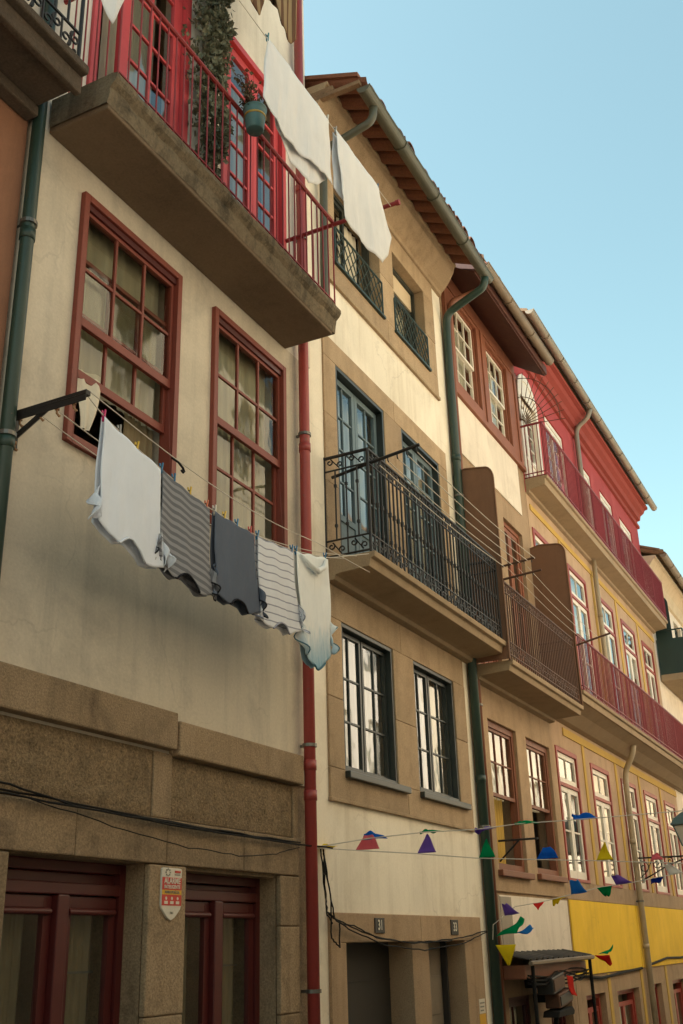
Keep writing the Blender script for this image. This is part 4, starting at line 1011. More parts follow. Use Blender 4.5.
# ================================================================== top clothesline of house A
t = thing('line_pole', 'red iron pole sticking out past the red balcony to hold the top clothesline', 'pole', (8.5,0,8.86))
MB().tube([(8.46,.0,8.86),(8.46,-1.36,8.86)],.024,8).build('arm', M['rail_red'], t)
MB().tube([(8.46,-1.36,8.86),(8.46,-1.40,8.86)],.032,8).build('end_cap', M['rail_red'], t)
t = thing('line_pole', 'red iron pole on the orange house holding the left end of the top clothesline', 'pole', (3.3,0,8.86))
MB().tube([(3.3,0,8.86),(3.3,-1.36,8.86)],.026,8).build('arm', M['rail_red'], t)
cord([(3.3+5.16*k/24, -1.30, 8.84-.012*math.sin(PI*k/24)) for k in range(25)], 'high clothesline carrying the white bed sheets past the red balcony')
def sheet(label, top, bottoms, y, mat, seed, name='bed_sheet', amp=.024, cat='bed sheet', waves=5, parent=None, ny=26):
    """cloth over a line; bottoms = [(u, x, z)] bottom edge points, top = (x0,z0,x1,z1)"""
    r = random.Random(seed); ph = r.random()*6; nx = 40; mb = MB(); P = []
    def bt(u):
        for i in range(len(bottoms)-1):
            a, b = bottoms[i], bottoms[i+1]
            if a[0] <= u <= b[0]:
                q = (u-a[0])/(b[0]-a[0]); q = q*q*(3-2*q)*.5+q*.5; return (a[1]+(b[1]-a[1])*q, a[2]+(b[2]-a[2])*q)
    for j in range(ny+1):
        v = j/ny; row = []
        for i in range(nx+1):
            u = i/nx; bx, bz = bt(u); tx_, tz = top[0]+(top[2]-top[0])*u, top[1]+(top[3]-top[1])*u
            am = amp*(.12+1.3*v-.9*v*v)
            row.append((tx_+(bx-tx_)*(v**1.05)+.008*math.sin(v*11+u*9), y+am*(math.sin(u*waves*2+ph+v)+.6*math.sin(u*waves*4.3+2*ph-1.5*v)+.3*math.sin(u*waves*9+v*4))-.02*v, tz+(bz-tz)*v))
        P.append(row)
    for j in range(ny):
        for i in range(nx): mb.quad(P[j][i],P[j][i+1],P[j+1][i+1],P[j+1][i], uv=[(i/nx,j/ny),((i+1)/nx,j/ny),((i+1)/nx,(j+1)/ny),(i/nx,(j+1)/ny)])
    return mb
t = thing('bed_sheet', 'larger white bed sheet on the top line, the left one beside the hanging pot', 'bed sheet', (6.4,-1.3,8.83), 'white sheets on the top line')
sheet('', (5.90,8.835,7.02,8.835), [(0,5.82,8.10),(.12,5.98,7.98),(.25,6.10,7.93),(.5,6.45,7.98),(.75,6.78,8.05),(1,7.06,8.11)], -1.31, None, 3, waves=6).build('front', M['white_sheet'], t, smooth=True, solid=.004)
sheet('', (6.0,8.835,7.0,8.835), [(0,6.02,8.05),(.3,6.28,7.86),(.6,6.60,7.80),(.8,6.80,7.92),(1,6.98,8.12)], -1.27, None, 5, waves=5).build('back', M['white_sheet'], t, smooth=True, solid=.004)
t = thing('bed_sheet', 'smaller white bed sheet on the top line, hanging in front of the upper granite windows', 'bed sheet', (7.6,-1.3,8.83), 'white sheets on the top line')
sheet('', (7.17,8.845,8.14,8.85), [(0,7.20,8.10),(.12,7.25,7.84),(.35,7.60,7.84),(.62,7.92,7.86),(.75,8.08,7.87),(.86,8.22,8.05),(1,8.37,8.38)], -1.31, None, 11, waves=5).build('front', M['white_sheet'], t, smooth=True, solid=.004)
sheet('', (7.19,8.845,8.10,8.85), [(0,7.16,8.15),(.4,7.5,7.98),(.7,7.85,7.95),(1,8.2,8.3)], -1.27, None, 13, waves=4).build('back', M['white_sheet'], t, smooth=True, solid=.004)
t = thing('bed_sheet', 'white sheet whose tip hangs in at the top left corner beside the black ironwork', 'bed sheet', (3.6,-1.3,8.83), 'white sheets on the top line')
sheet('', (3.35,8.835,4.15,8.835), [(0,3.48,7.55),(.45,3.72,7.35),(.7,3.92,7.08),(.85,4.0,7.35),(1,4.1,7.7)], -1.31, None, 17, waves=4).build('front', M['white_sheet'], t, smooth=True, solid=.004)
sheet('', (3.36,8.835,4.1,8.835), [(0,3.45,7.7),(.5,3.72,7.6),(1,4.05,7.8)], -1.27, None, 19, waves=4).build('back', M['white_sheet'], t, smooth=True, solid=.004)
for x,c,l in ((5.91,'teal','teal peg at the left corner of the larger bed sheet'),(7.01,'white','white peg at the right corner of the larger bed sheet'),(7.18,'grey','grey peg at the left corner of the smaller bed sheet'),(8.12,'blue','blue peg at the right corner of the smaller bed sheet')):
    peg(x,-1.3,8.85,c,l,'pegs on the top line')
# brown blanket drying one floor higher
t = thing('line_pole', 'iron pole on the cream house one floor above the red balcony', 'pole', (8.5,0,11.6))
MB().tube([(8.5,.0,12.85),(8.5,-.85,12.85)],.025,8).build('arm', M['rail_red'], t)
t = thing('line_pole', 'iron pole above the dark balcony holding the blanket line', 'pole', (5.0,0,11.6))
MB().tube([(5.0,.0,12.85),(5.0,-.85,12.85)],.025,8).build('arm', M['rail_red'], t)
cord([(5.0+3.5*k/12,-.72,12.84-.02*math.sin(PI*k/12)) for k in range(13)], 'clothesline holding up the brown blanket')
bl_m = cloth('brown striped blanket', (.30,.22,.13), ((.13,.075,.05),7,.45,0), trans=.12)
t = thing('blanket', 'brown striped blanket draped in heavy folds at the top edge', 'blanket', (7.0,-.7,11.7))
sheet('', (6.4,12.83,7.5,12.83), [(0,6.42,10.40),(.08,6.50,10.20),(.26,6.72,10.17),(.36,6.82,10.45),(.43,6.88,10.85),(.5,6.96,10.55),(.6,7.06,10.33),(.85,7.30,10.31),(.95,7.38,10.45),(1,7.42,10.8)], -.74, None, 23, amp=.06, waves=3.2).build('front', bl_m, t, smooth=True, solid=.012)
sheet('', (6.4,12.83,7.5,12.83), [(0,6.5,10.7),(.4,6.9,10.6),(1,7.4,10.8)], -.68, None, 25, amp=.05, waves=3).build('back', bl_m, t, smooth=True, solid=.012)

# ================================================================== ivy and pot on the red balcony
def leafmat(name, a, b):
    m, nt, out = nodes(name); tc = N(nt,'ShaderNodeTexCoord'); c = mixc(nt, ramp(nt, noi(nt, tc.outputs['Object'], 22, 3), .35, .65), rgb(a), rgb(b))
    d = N(nt,'ShaderNodeBsdfPrincipled'); d.inputs['Roughness'].default_value = .5; d.inputs['Specular IOR Level'].default_value = .3; nt.links.new(c, d.inputs['Base Color'])
    tr = N(nt,'ShaderNodeBsdfTranslucent'); nt.links.new(c, tr.inputs['Color']); mx = N(nt,'ShaderNodeMixShader'); mx.inputs[0].default_value = .2
    nt.links.new(d.outputs[0], mx.inputs[1]); nt.links.new(tr.outputs[0], mx.inputs[2]); nt.links.new(mx.outputs[0], out.inputs['Surface']); return m
M['ivy'] = leafmat('dusty ivy leaf', (.085,.095,.055), (.22,.22,.15)); M['dry'] = leafmat('dry reddish leaf', (.16,.06,.04), (.10,.10,.04))
M['twig'] = plain('twig bark', (.08,.05,.03), rough=.9)
def leaf(mb, c, s, r):
    d = Vector((r.gauss(0,1), r.gauss(0,.6)-.7, r.gauss(0,1)-.4)).normalized(); n = Vector((r.gauss(0,.6), -1, r.gauss(0,.6)+.3)).normalized()
    u = d.cross(n).normalized(); n = u.cross(d); c = Vector(c)
    a = c; b = c+d*s*.45+u*s*.42+n*s*.08; e = c+d*s; f_ = c+d*s*.45-u*s*.42+n*s*.08; mid = c+d*s*.5-n*s*.06
    k = len(mb.v); mb.v += [tuple(q) for q in (a,b,e,f_,mid)]; mb.f += [(k,k+1,k+4),(k+1,k+2,k+4),(k+2,k+3,k+4),(k+3,k,k+4)]
t = thing('climbing_plant', 'dusty dark ivy climbing the wall between the red balcony doors', 'plant', (6.9,-.05,7.8))
r = random.Random(4); mb = MB()
for k in range(5200):
    z = 8.0+4.2*r.random()**.9; hw = .30+.09*noise.noise(Vector((0,3,z*2.1)))-(.12 if z < 8.9 else 0)-(.08 if z < 8.4 else 0)
    u = r.gauss(0,.55)
    if abs(u) > 1 and r.random() > .3: continue
    u = max(-1.35, min(1.35, u))
    x = 6.81+.06*noise.noise(Vector((8,1,z*1.4)))+u*hw*1.05; dpt = .24*max(.1, 1-u*u*.8)*(.7+.6*noise.noise(Vector((x*4,2,z*3))))
    if noise.noise(Vector((x*6,5,z*5))) < -.42: continue
    leaf(mb, (x, -.05-max(.0,dpt)*(.35+.65*r.random()), z), r.uniform(.05,.085), r)
mb.build('foliage', M['ivy'], t, weld=False)
mb = MB()
for k in range(5):
    x = 6.78+.05*k; mb.tube([(x+.04*math.sin(z*3+k), -.05-.02*(k%2), z) for z in [7.79+.28*q for q in range(14)]], .012, 5)
mb.build('stem', M['twig'], t)
px_, py_ = 6.62, -.745
t = thing('flower_pot', 'teal bucket flower pot with a gold band hooked outside the red balcony rail', 'flower pot', (px_,py_,8.62))
def lathe(prof, cx, cy, seg=24):
    mb = MB(); R = [[(cx+q*math.cos(2*PI*k/seg), cy+q*math.sin(2*PI*k/seg), z) for k in range(seg)] for q, z in prof]
    for i in range(len(R)-1):
        for k in range(seg): mb.quad(R[i][k],R[i][(k+1)%seg],R[i+1][(k+1)%seg],R[i+1][k])
    return mb
teal = weathered('teal enamel', (.09,.175,.165), (.04,.08,.075), rough=.4, patch=.4, streak=.3, grain=.06, bump=.08)
lathe([(.0,8.63),(.075,8.63),(.082,8.64),(.105,8.84),(.108,8.87),(.114,8.875),(.112,8.885),(.098,8.87),(.09,8.84),(.0,8.84)], px_, py_).build('bucket', teal, t, smooth=True)
lathe([(.0985,8.775),(.1025,8.776),(.1045,8.796),(.1005,8.797)], px_, py_).build('band', plain('old gold paint', (.42,.27,.06), rough=.4, metal=.4), t, smooth=True)
mb = MB(); mb.tube([(px_-.11,py_,8.86),(px_-.08,py_+.09,8.94),(px_-.07,-.61,8.935),(px_-.05,-.58,8.90)],.005,5); mb.tube([(px_+.11,py_,8.86),(px_+.08,py_+.09,8.94),(px_+.07,-.61,8.935),(px_+.05,-.58,8.90)],.005,5); mb.build('hanger', M['cable'], t)
t2 = thing('potted_plant', 'straggly plant with bare twigs and reddish leaves growing in the teal pot', 'plant', (px_,py_,8.84))
mb = MB(); lv = MB()
for k in range(26):
    a = r.uniform(0,6.28); sp = r.uniform(.05,.26); h = r.uniform(.12,.45)
    pts = [(px_+sp*q*math.cos(a)*(1+.3*math.sin(q*4+k)), py_+.03+sp*q*math.sin(a)*.6, 8.83+h*q-.08*q*q*(k%3)) for q in (0,.25,.5,.75,1)]
    mb.tube(pts,[.005,.0045,.004,.003,.002],4)
    for q in pts[2:]:
        for _ in range(4 if k%2 else 2): leaf(lv, (q[0]+r.gauss(0,.02),q[1]+r.gauss(0,.02),q[2]+r.gauss(0,.02)), r.uniform(.03,.055), r)
mb.build('twigs', M['twig'], t2); lv.build('foliage', M['dry'], t2, weld=False)

# ================================================================== alarm sign, house numbers
def text_mesh(body, size, name, mat, parent, x, y, z, bold=0, sx=1):
    cu = bpy.data.curves.new(name, 'FONT'); cu.body = body; cu.size = size; cu.align_x = 'CENTER'; cu.align_y = 'CENTER'; cu.extrude = .0012; cu.offset = bold
    tmp = bpy.data.objects.new(name, cu); COL.objects.link(tmp); dg = bpy.context.evaluated_depsgraph_get()
    me = bpy.data.meshes.new_from_object(tmp.evaluated_get(dg)); bpy.data.objects.remove(tmp); bpy.data.curves.remove(cu)
    me.transform(Matrix.Diagonal((sx,1,1,1))); me.transform(Matrix.Rotation(PI/2,4,'X'))
    me.materials.clear(); me.materials.append(mat); o = bpy.data.objects.new(name, me); COL.objects.link(o); o.parent = parent; o.location = Vector((x,y,z))-WL[parent]; WL[o] = Vector((x,y,z)); return o
sw, sr, sy = plain('sign white enamel', (.62,.57,.47), rough=.35), plain('sign red print', (.50,.045,.03), rough=.35), plain('sign yellow print', (.62,.34,.03), rough=.35)
sg = plain('sign grey print', (.2,.2,.16), rough=.4)
yb = -.052; t = thing('alarm_sign', 'small white and red alarm warning shield on the granite pier between the doors', 'sign', (6.655,yb,2.0))
out = [(6.545,2.18),(6.765,2.18),(6.775,2.17),(6.775,1.93),(6.765,1.90),(6.70,1.845),(6.655,1.825),(6.61,1.845),(6.545,1.90),(6.535,1.93),(6.535,2.17)]
mb = MB(); mb.prism(out, lambda a,b,d:(a,d,b), yb, -.033); mb.build('board', sw, t, bevel=.003)
mb = MB(); mb.box(6.537,6.773,yb-.002,yb+.002,2.03,2.115); mb.box(6.537,6.773,yb-.002,yb+.002,1.925,1.998); mb.build('red_panel', sr, t)
mb = MB(); mb.box(6.537,6.773,yb-.002,yb+.002,1.9985,2.0295); mb.build('yellow_panel', sy, t)
yt = yb-.004
text_mesh('ALARME', .056, 'lettering', sw, t, 6.655, yt, 2.09, .001, .95); text_mesh('INTELIGENTE', .034, 'lettering', sw, t, 6.655, yt, 2.05, .0006, .95)
text_mesh('AVISO POLÍCIA', .026, 'lettering', sg, t, 6.655, yt, 2.014, .0003, 1.0)
text_mesh('24H', .022, 'lettering', sg, t, 6.655, yb-.003, 1.875)
ic = MB()
for k,x in enumerate((6.585,6.655,6.725)):
    ic.tube([(x,yt+.002,1.973),(x,yt,1.973)],.011,10); ic.box(x-.02,x+.02,yt,yt+.002,1.935,1.955)
ic.build('icon', sw, t)
ic = MB()
for k in range(8):
    a = k*PI/4; ic.box(6.602+.026*math.cos(a)-.006,6.602+.026*math.cos(a)+.006,yt,yt+.003,2.148+.022*math.sin(a)-.005,2.148+.022*math.sin(a)+.005)
ic.build('emblem', sg, t); ic = MB(); ic.box(6.685,6.755,yt,yt+.003,2.148,2.163); ic.build('stripe', sr, t); ic = MB(); ic.box(6.685,6.75,yt,yt+.003,2.132,2.138); ic.build('stripe', sg, t)
for num,x0,x1,z0,z1,l in (('31',10.08,10.30,1.74,1.88,'small dark number plate over the left opening of the house with black ironwork'),('33',12.10,12.32,1.72,1.88,'small dark number plate over the right opening of the house with black ironwork')):
    t = thing('number_plate', l, 'number plate', ((x0+x1)/2,-.036,z0), 'house number plates')
    mb = MB(); mb.box(x0,x1,-.042,-.028,z0,z1); mb.build('plate', M['dark'], t, bevel=.003); text_mesh(num, .13, 'numeral', sw, t, (x0+x1)/2, -.045, (z0+z1)/2, .002, .9)
t = thing('paper_notice', 'yellow and white notice stuck on the granite pier beside the green drainpipe', 'notice', (12.98,-.032,.75))
mb = MB(); mb.box(12.84,13.04,-.036,-.031,.62,.86); mb.build('lower_sheet', sy, t); mb = MB(); mb.box(12.85,13.04,-.036,-.031,.865,1.02); mb.build('upper_sheet', sw, t)
mb = MB(); mb.box(12.87,13.02,-.039,-.037,.97,.985); mb.box(12.87,13.0,-.039,-.037,.93,.945); mb.box(12.87,12.98,-.039,-.037,.89,.905); mb.build('printed_line', sg, t)

# ================================================================== cables
def bundle(paths, label, r=.012, name='cable_bundle'):
    mb = MB()
    for p_ in paths:
        pp = []
        for i in range(len(p_)-1):
            a, b = Vector(p_[i]), Vector(p_[i+1])
            for k in range(6): pp.append(a.lerp(b,k/6)+Vector((0,rnd.uniform(-.006,.006),rnd.uniform(-.006,.006))))
        pp.append(Vector(p_[-1])); mb.tube(pp, r*.62, 5)
    return tag(mb.build(name, M['cable'], None, smooth=True), label, 'cables')
bundle([[(4.3,-.07,2.56),(5.0,-.075,2.54),(6.6,-.07,2.495),(8.5,-.07,2.47),(8.9,-.2,2.45)],[(4.3,-.085,2.53),(5.0,-.09,2.515),(6.6,-.085,2.475),(8.5,-.08,2.46)],[(4.3,-.09,2.58),(4.9,-.10,2.57),(5.6,-.08,2.50),(7.0,-.08,2.48),(8.52,-.08,2.48)]], 'thick black cable bundle across the granite above the red doors')
bundle([[(5.1,-.09,2.51),(5.9,-.09,2.41),(6.8,-.09,2.33),(7.5,-.085,2.31),(8.1,-.08,2.36),(8.52,-.07,2.44)]], 'thin black cable sagging below the thick bundle on the granite', .007, 'cable')
bundle([[(8.95,-.05,2.46),(8.99,-.06,2.1),(9.02,-.07,1.92),(9.2,-.08,1.84)],[(8.98,-.06,2.46),(9.03,-.08,2.15),(9.12,-.09,1.86)],[(9.0,-.05,2.42),(9.10,-.07,2.0),(9.05,-.09,1.7),(9.2,-.09,1.62),(9.24,-.08,1.85)],[(8.97,-.07,2.4),(8.96,-.09,1.9),(9.06,-.1,1.82)]], 'tangle of black cables hanging beside the red drainpipe')
bundle([[(9.05,-.07,1.90),(9.3,-.08,1.82),(9.9,-.075,1.72),(10.6,-.07,1.655),(11.2,-.07,1.65),(12.2,-.07,1.68),(13.2,-.06,1.76)],[(9.05,-.09,1.88),(9.4,-.09,1.77),(10.2,-.085,1.63),(11.2,-.08,1.57),(12.3,-.075,1.62),(13.2,-.07,1.75)],[(9.1,-.08,1.86),(9.5,-.09,1.80),(10.0,-.085,1.70),(10.9,-.08,1.64),(12,-.08,1.66)]], 'black cables sagging along the lintel under the number plates', .011)

# ================================================================== washing lines on the iron balconies
t = thing('line_pole', 'dark iron rod with hooks sticking out from the corner of the black iron balcony', 'pole', (9.35,-.5,6.4))
MB().tube([(9.36,-.06,6.33),(9.36,-.52,6.40),(9.36,-1.10,6.475)],.018,8).build('arm', M['iron'], t)
for k in range(5):
    y = -.62-.11*k; MB().tube([(9.36,y,6.41+.012*k),(9.36,y,6.37+.012*k),(9.38,y,6.355+.012*k)],.007,5).build('hook', M['iron'], t)
for (z,ye,l) in ((6.51,-1.05,'upper of two rusty iron rods at the join of the black and brown balconies'),(6.32,-1.13,'lower of two rusty iron rods at the join of the black and brown balconies')):
    t = thing('line_pole', l, 'pole', (13.5,-.5,z)); MB().tube([(13.5,-.5,z-.05),(13.5,ye,z)],.016,8).build('arm', M['iron_brown'], t)
    for k in range(4): MB().tube([(13.5,-.68-.11*k,z-.03),(13.5,-.68-.11*k,z-.06)],.007,5).build('hook', M['iron'], t)
for k in range(5):
    y = -.62-.11*k; cord([(9.37+4.12*q/16, y, 6.36+.012*k-.05*math.sin(PI*q/16)+.09*q/16) for q in range(17)], 'pale empty clothesline stretched along the front of the black iron balcony', 'empty lines along the black balcony', r=.0055)
t = thing('line_pole', 'short iron rod sticking out where the brown and red balconies meet', 'pole', (17.3,-.58,6.3))
MB().tube([(17.3,-.56,6.22),(17.3,-1.15,6.34)],.017,8).build('arm', M['iron_brown'], t)
for k in range(3):
    y = -.68-.13*k; cord([(13.51+3.78*q/12, y, 6.40-.05*math.sin(PI*q/12)-.1*q/12) for q in range(13)], 'faint empty clothesline stretched along the front of the brown balcony', 'empty lines along the brown balcony', r=.004)
t = thing('line_bracket', 'thin iron bracket projecting below the open brown sash windows', 'bracket', (14.1,-.0,2.85))
MB().tube([(14.1,0,2.88),(14.12,-.54,2.88)],.014,6).build('arm', M['iron'], t); MB().tube([(14.1,0,2.62),(14.11,-.28,2.87)],.012,6).build('brace', M['iron'], t)

# ================================================================== street lantern
LX, LYc = 22.3, -1.12
t = thing('street_lantern', 'dark teal street lantern on a scrolled iron wall bracket at the right edge', 'street lamp', (LX,0,3.1))
mb = MB(); mb.tube([(LX,0,3.11),(LX,-1.5,3.09)],.016,6); mb.box(LX-.05,LX+.05,-.02,0,2.62,3.2)
for (c,z,q,a0,a1) in ((-.16,2.93,.13,0,9.5),(-.42,2.98,.10,2,11),(-.68,3.02,.07,1,9),(-.98,3.02,.06,4,11)):
    mb.tube(spiral(c,z,q,.015,a0,a1,30,lambda a,b:(LX,a,b)),.010,5)
mb.tube([(LX,-.02,2.66),(LX,-.3,2.78),(LX,-.6,2.93),(LX,-1.05,3.08)],.013,6); mb.tube([(LX,-.05,2.72),(LX,-.22,2.86),(LX,-.35,3.1)],.009,5)
mb.build('bracket', M['iron'], t)
def hexa(prof, cx, cy, seg=4): 
    mb = MB(); R = [[(cx+q*math.cos(2*PI*k/seg+PI/4), cy+q*math.sin(2*PI*k/seg+PI/4), z) for k in range(seg)] for q, z in prof]
    for i in range(len(R)-1):
        for k in range(seg): mb.quad(R[i][k],R[i][(k+1)%seg],R[i+1][(k+1)%seg],R[i+1][k])
    for q in (R[0],R[-1]): n = len(mb.v); mb.v += q; mb.f.append(tuple(range(n,n+seg)))
    return mb
tl = weathered('dark teal lamp paint', (.05,.09,.09), (.02,.04,.04), rough=.4, patch=.4, streak=.3, grain=.05, bump=.06, spec=.5)
hexa([(.40,3.655),(.41,3.68),(.30,3.80),(.14,3.90),(.08,3.92),(.08,3.97),(.03,4.02)], LX, LYc).build('lamp_roof', tl, t, bevel=.005)
gm_, nt_, o_ = nodes('milky lamp glass'); b_ = N(nt_,'ShaderNodeBsdfPrincipled'); b_.inputs['Base Color'].default_value = (.62,.60,.54,1); b_.inputs['Roughness'].default_value = .15; b_.inputs['Transmission Weight'].default_value = .3; nt_.links.new(b_.outputs[0], o_.inputs['Surface'])
hexa([(.19,3.29),(.335,3.65)], LX, LYc).build('lamp_glass', gm_, t)
mb = MB()
for k in range(4):
    a = PI/2*k+PI/4; mb.tube([(LX+.195*math.cos(a),LYc+.195*math.sin(a),3.28),(LX+.345*math.cos(a),LYc+.345*math.sin(a),3.66)],.016,6)
mb.build('lamp_frame', tl, t); hexa([(.02,3.10),(.05,3.13),(.04,3.2),(.10,3.24),(.21,3.27),(.21,3.295)], LX, LYc).build('lamp_base', tl, t)

# ================================================================== bunting
FC = {'yellow':(.62,.48,.02),'blue':(.01,.10,.42),'green':(.005,.22,.08),'purple':(.16,.09,.36),'red':(.55,.04,.03),'pink':(.55,.13,.15),'navy':(.01,.025,.20),'white':(.6,.58,.55),'sky':(.03,.2,.5)}
FM = {k: cloth(k+' bunting plastic', tuple(min(.8, q*1.35) for q in v), trans=.5) for k, v in FC.items()}
def flag(p, d, w, out, c, label, seed=0, curl=.04, square=0):
    """pennant with its base on the string from p along d, blown towards out"""
    p, d, out = Vector(p), Vector(d).normalized(), Vector(out); n = d.cross(out).normalized(); mb = MB(); P = []; R_ = random.Random(seed); ph = R_.random()*6; m = 10
    for j in range(m+1):
        v = j/m; hw = .44*w*(1-v*(1-square)); row = []
        for i in range(9):
            s_ = i/8*2-1
            row.append(p+d*(w/2+s_*hw)+out*v+n*curl*(math.sin(v*4.5+ph)*v+.35*math.sin(s_*3+ph)*(.3+v)))
        P.append(row)
    for j in range(m):
        for i in range(8): mb.quad(P[j][i],P[j][i+1],P[j+1][i+1],P[j+1][i])
    o = mb.build('bunting_flag', FM[c], None, smooth=True, solid=.0025, loc=p)
    return tag(o, label, 'flag', 'bunting flags on the strings')
def strand(pts, label):
    return tag(MB().tube(pts,.005,5).build('bunting_string', M['rope']), label, 'string')
def on(P, t):
    n = len(P)-1; i = min(int(t*n), n-1); return Vector(P[i]).lerp(Vector(P[i+1]), t*n-i)
S1 = [(8.9,-.04,2.47),(9.24,-.42,2.545),(9.57,-.82,2.595),(9.92,-1.22,2.62),(10.2,-1.54,2.67),(10.61,-2.04,2.71),(11.33,-2.9,2.79),(12.4,-4.2,2.98),(14.5,-5.95,3.35)]
S2 = [(8.9,-.04,2.46),(9.18,-.36,2.435),(9.52,-.76,2.405),(9.9,-1.2,2.36),(10.29,-1.67,2.34),(10.66,-2.11,2.325),(11.27,-2.83,2.29),(12.4,-4.2,2.5),(14.2,-5.95,3.2)]
S3 = [(13.3,-.1,1.66),(13.3,-.12,1.83),(13.39,-.39,2.03),(13.5,-.68,2.07),(13.64,-1.05,2.15),(13.77,-1.37,2.22),(13.9,-1.72,2.26),(14.13,-2.33,2.36),(14.6,-3.6,2.6),(15.8,-5.95,3.4)]
strand(S1, 'upper bunting string tied to the tangle of cables by the red drainpipe'); strand(S2, 'lower bunting string tied to the tangle of cables by the red drainpipe'); strand(S3, 'bunting string rising from the dark canopy past the yellow band')
d1 = Vector((.645,-.764,.05)); n1 = Vector((.764,.645,0))
def px1(x): return Vector((8.89+(x-313)*.00659, -.01-(x-313)*.00781, 0))
def zat(S, x):
    for i in range(len(S)-1):
        if S[i][0] <= x <= S[i+1][0]: q = (x-S[i][0])/(S[i+1][0]-S[i][0]); return S[i][2]+(S[i+1][2]-S[i][2])*q
    return S[0][2]
for x,w,c,l,up in ((315,.22,'yellow','yellow flag nearest the red drainpipe, blown flat along the string',.03),(357,.27,'blue','blue flag on the upper string over the pink one',.10),(411,.27,'green','green flag blown flat on the upper string, between blue and purple',.05),(466,.24,'purple','purple flag on the upper string in front of the green drainpipe',.0),(505,.28,'green','green flag on the upper string in front of the open brown windows',.06),(565,.30,'blue','blue flag on the upper string in front of the white-framed windows',.07)):
    p = px1(x); p.z = zat(S1, p.x); flag(p, d1, w, n1*.20+Vector((0,0,up)), c, l, x, .035, .45)
for x,w,h,c,l in ((350,.26,.13,'pink','pink flag blown upright on the lower string'),(408,.21,.17,'purple','purple flag standing upright on the lower string, point up'),(467,.19,.17,'green','green flag standing upright against the green drainpipe'),(523,.26,.11,'blue','blue flag on the lower string below the open brown windows'),(584,.20,.16,'yellow','yellow flag standing upright in front of the ochre strip')):
    p = px1(x); p.z = zat(S2, p.x); flag(p, d1, w, Vector((.03,0,h)), c, l, x, .02, .35 if c in ('pink','blue') else .06)
d3 = Vector((.34,-.94,.12)); 
def px3(x): return Vector((13.39+(x-515)*.00437, -.39-(x-515)*.01155, 0))
def z3(y):
    for i in range(len(S3)-1):
        if S3[i+1][1] <= y <= S3[i][1]: q = (y-S3[i][1])/(S3[i+1][1]-S3[i][1]+1e-9); return S3[i][2]+(S3[i+1][2]-S3[i][2])*q
    return S3[-1][2]
for x,w,out,c,l,sq in ((503,.24,(-.16,.05,.12),'purple','purple flag in front of the blank white panel',.3),(532,.18,(-.05,.0,-.10),'red','small red flag in front of the blank white panel',.1),(552,.20,(.1,.1,-.05),'yellow','yellow flag at the corner of the white panel and the yellow band',.4),(570,.26,(-.2,.0,.14),'sky','pale blue flag curling up under the first white-framed window',.5),(596,.24,(.12,.0,-.13),'green','green flag hanging at the top of the yellow band',.2),(615,.26,(-.12,.1,.10),'purple','purple flag beside the beige drainpipe',.35),(650,.20,(.02,.05,-.07),'navy','navy blue flag beneath the scrolled lantern bracket',.7),(668,.22,(-.1,.1,.14),'white','white flag twisting beside the lantern bracket',.4)):
    p = px3(x); p.z = z3(p.y); flag(p, d3, w*.88, Vector(out)*.88, c, l, x, .03, sq)
flag((13.28,-.13,1.70), (.1,-.95,.1), .30, (.25,-.12,.20), 'green', 'large green flag caught on the green drainpipe above the yellow one', 3, .05, .3)
flag((13.35,-.18,1.74), (.3,-.9,0), .26, (.22,-.2,.02), 'sky', 'blue flag caught on the drainpipe behind the green one', 9, .05, .3)
flag((13.22,-.14,1.60), (.35,-.93,.0), .28, (.0,-.02,-.23), 'yellow', 'yellow flag hanging point down on the green drainpipe', 5, .03, .12)
p = px1(640); p.z = 2.32; flag(p, d1, .16, Vector((.05,0,.07)), 'pink', 'pink flag showing through the scrolls of the lantern bracket', 8, .03, .5)

# ================================================================== canopy and boxes on the ground floor of house C
t = thing('canopy', 'makeshift dark canopy with a pale front rail under the blank white panel', 'canopy', (15.1,0,1.3))
mb = MB(); nx = 60
for i in range(nx):
    a, b = 13.62+2.95*i/nx, 13.62+2.95*(i+1)/nx; za, zb = .018*math.sin(i*1.3), .018*math.sin((i+1)*1.3)
    mb.quad((a,-.44,1.42+za),(b,-.44,1.42+zb),(b,-.02,1.50+zb),(a,-.02,1.50+za))
mb.build('roof_sheet', M['dark'], t, solid=.012)
mb = MB(); mb.tube([(13.62,-.45,1.38),(16.6,-.45,1.40)],.028,6); mb.build('front_rail', M['brown_pipe'], t)
mb = MB(); mb.box(13.66,16.5,-.36,-.02,1.20,1.36); mb.build('fascia_beam', M['rust_wood'], t, bevel=.01)
for x in (13.78,16.5):
    mb = MB(); mb.tube([(x,-.42,1.40),(x,-.42,gz(x)+.0)],.024,8); mb.build('post', M['cable'], t)
mb = MB()
for k in range(7): mb.tube([(13.7+2.8*q/14, -.38-.03*math.sin(k*2+q), 1.24-.05*math.sin(PI*q/14*(1+k%3))-.015*k) for q in range(15)],.011,5)
tag(mb.build('cable_bundle', M['cable'], None), 'loose dark wires drooping under the makeshift canopy', 'cables')
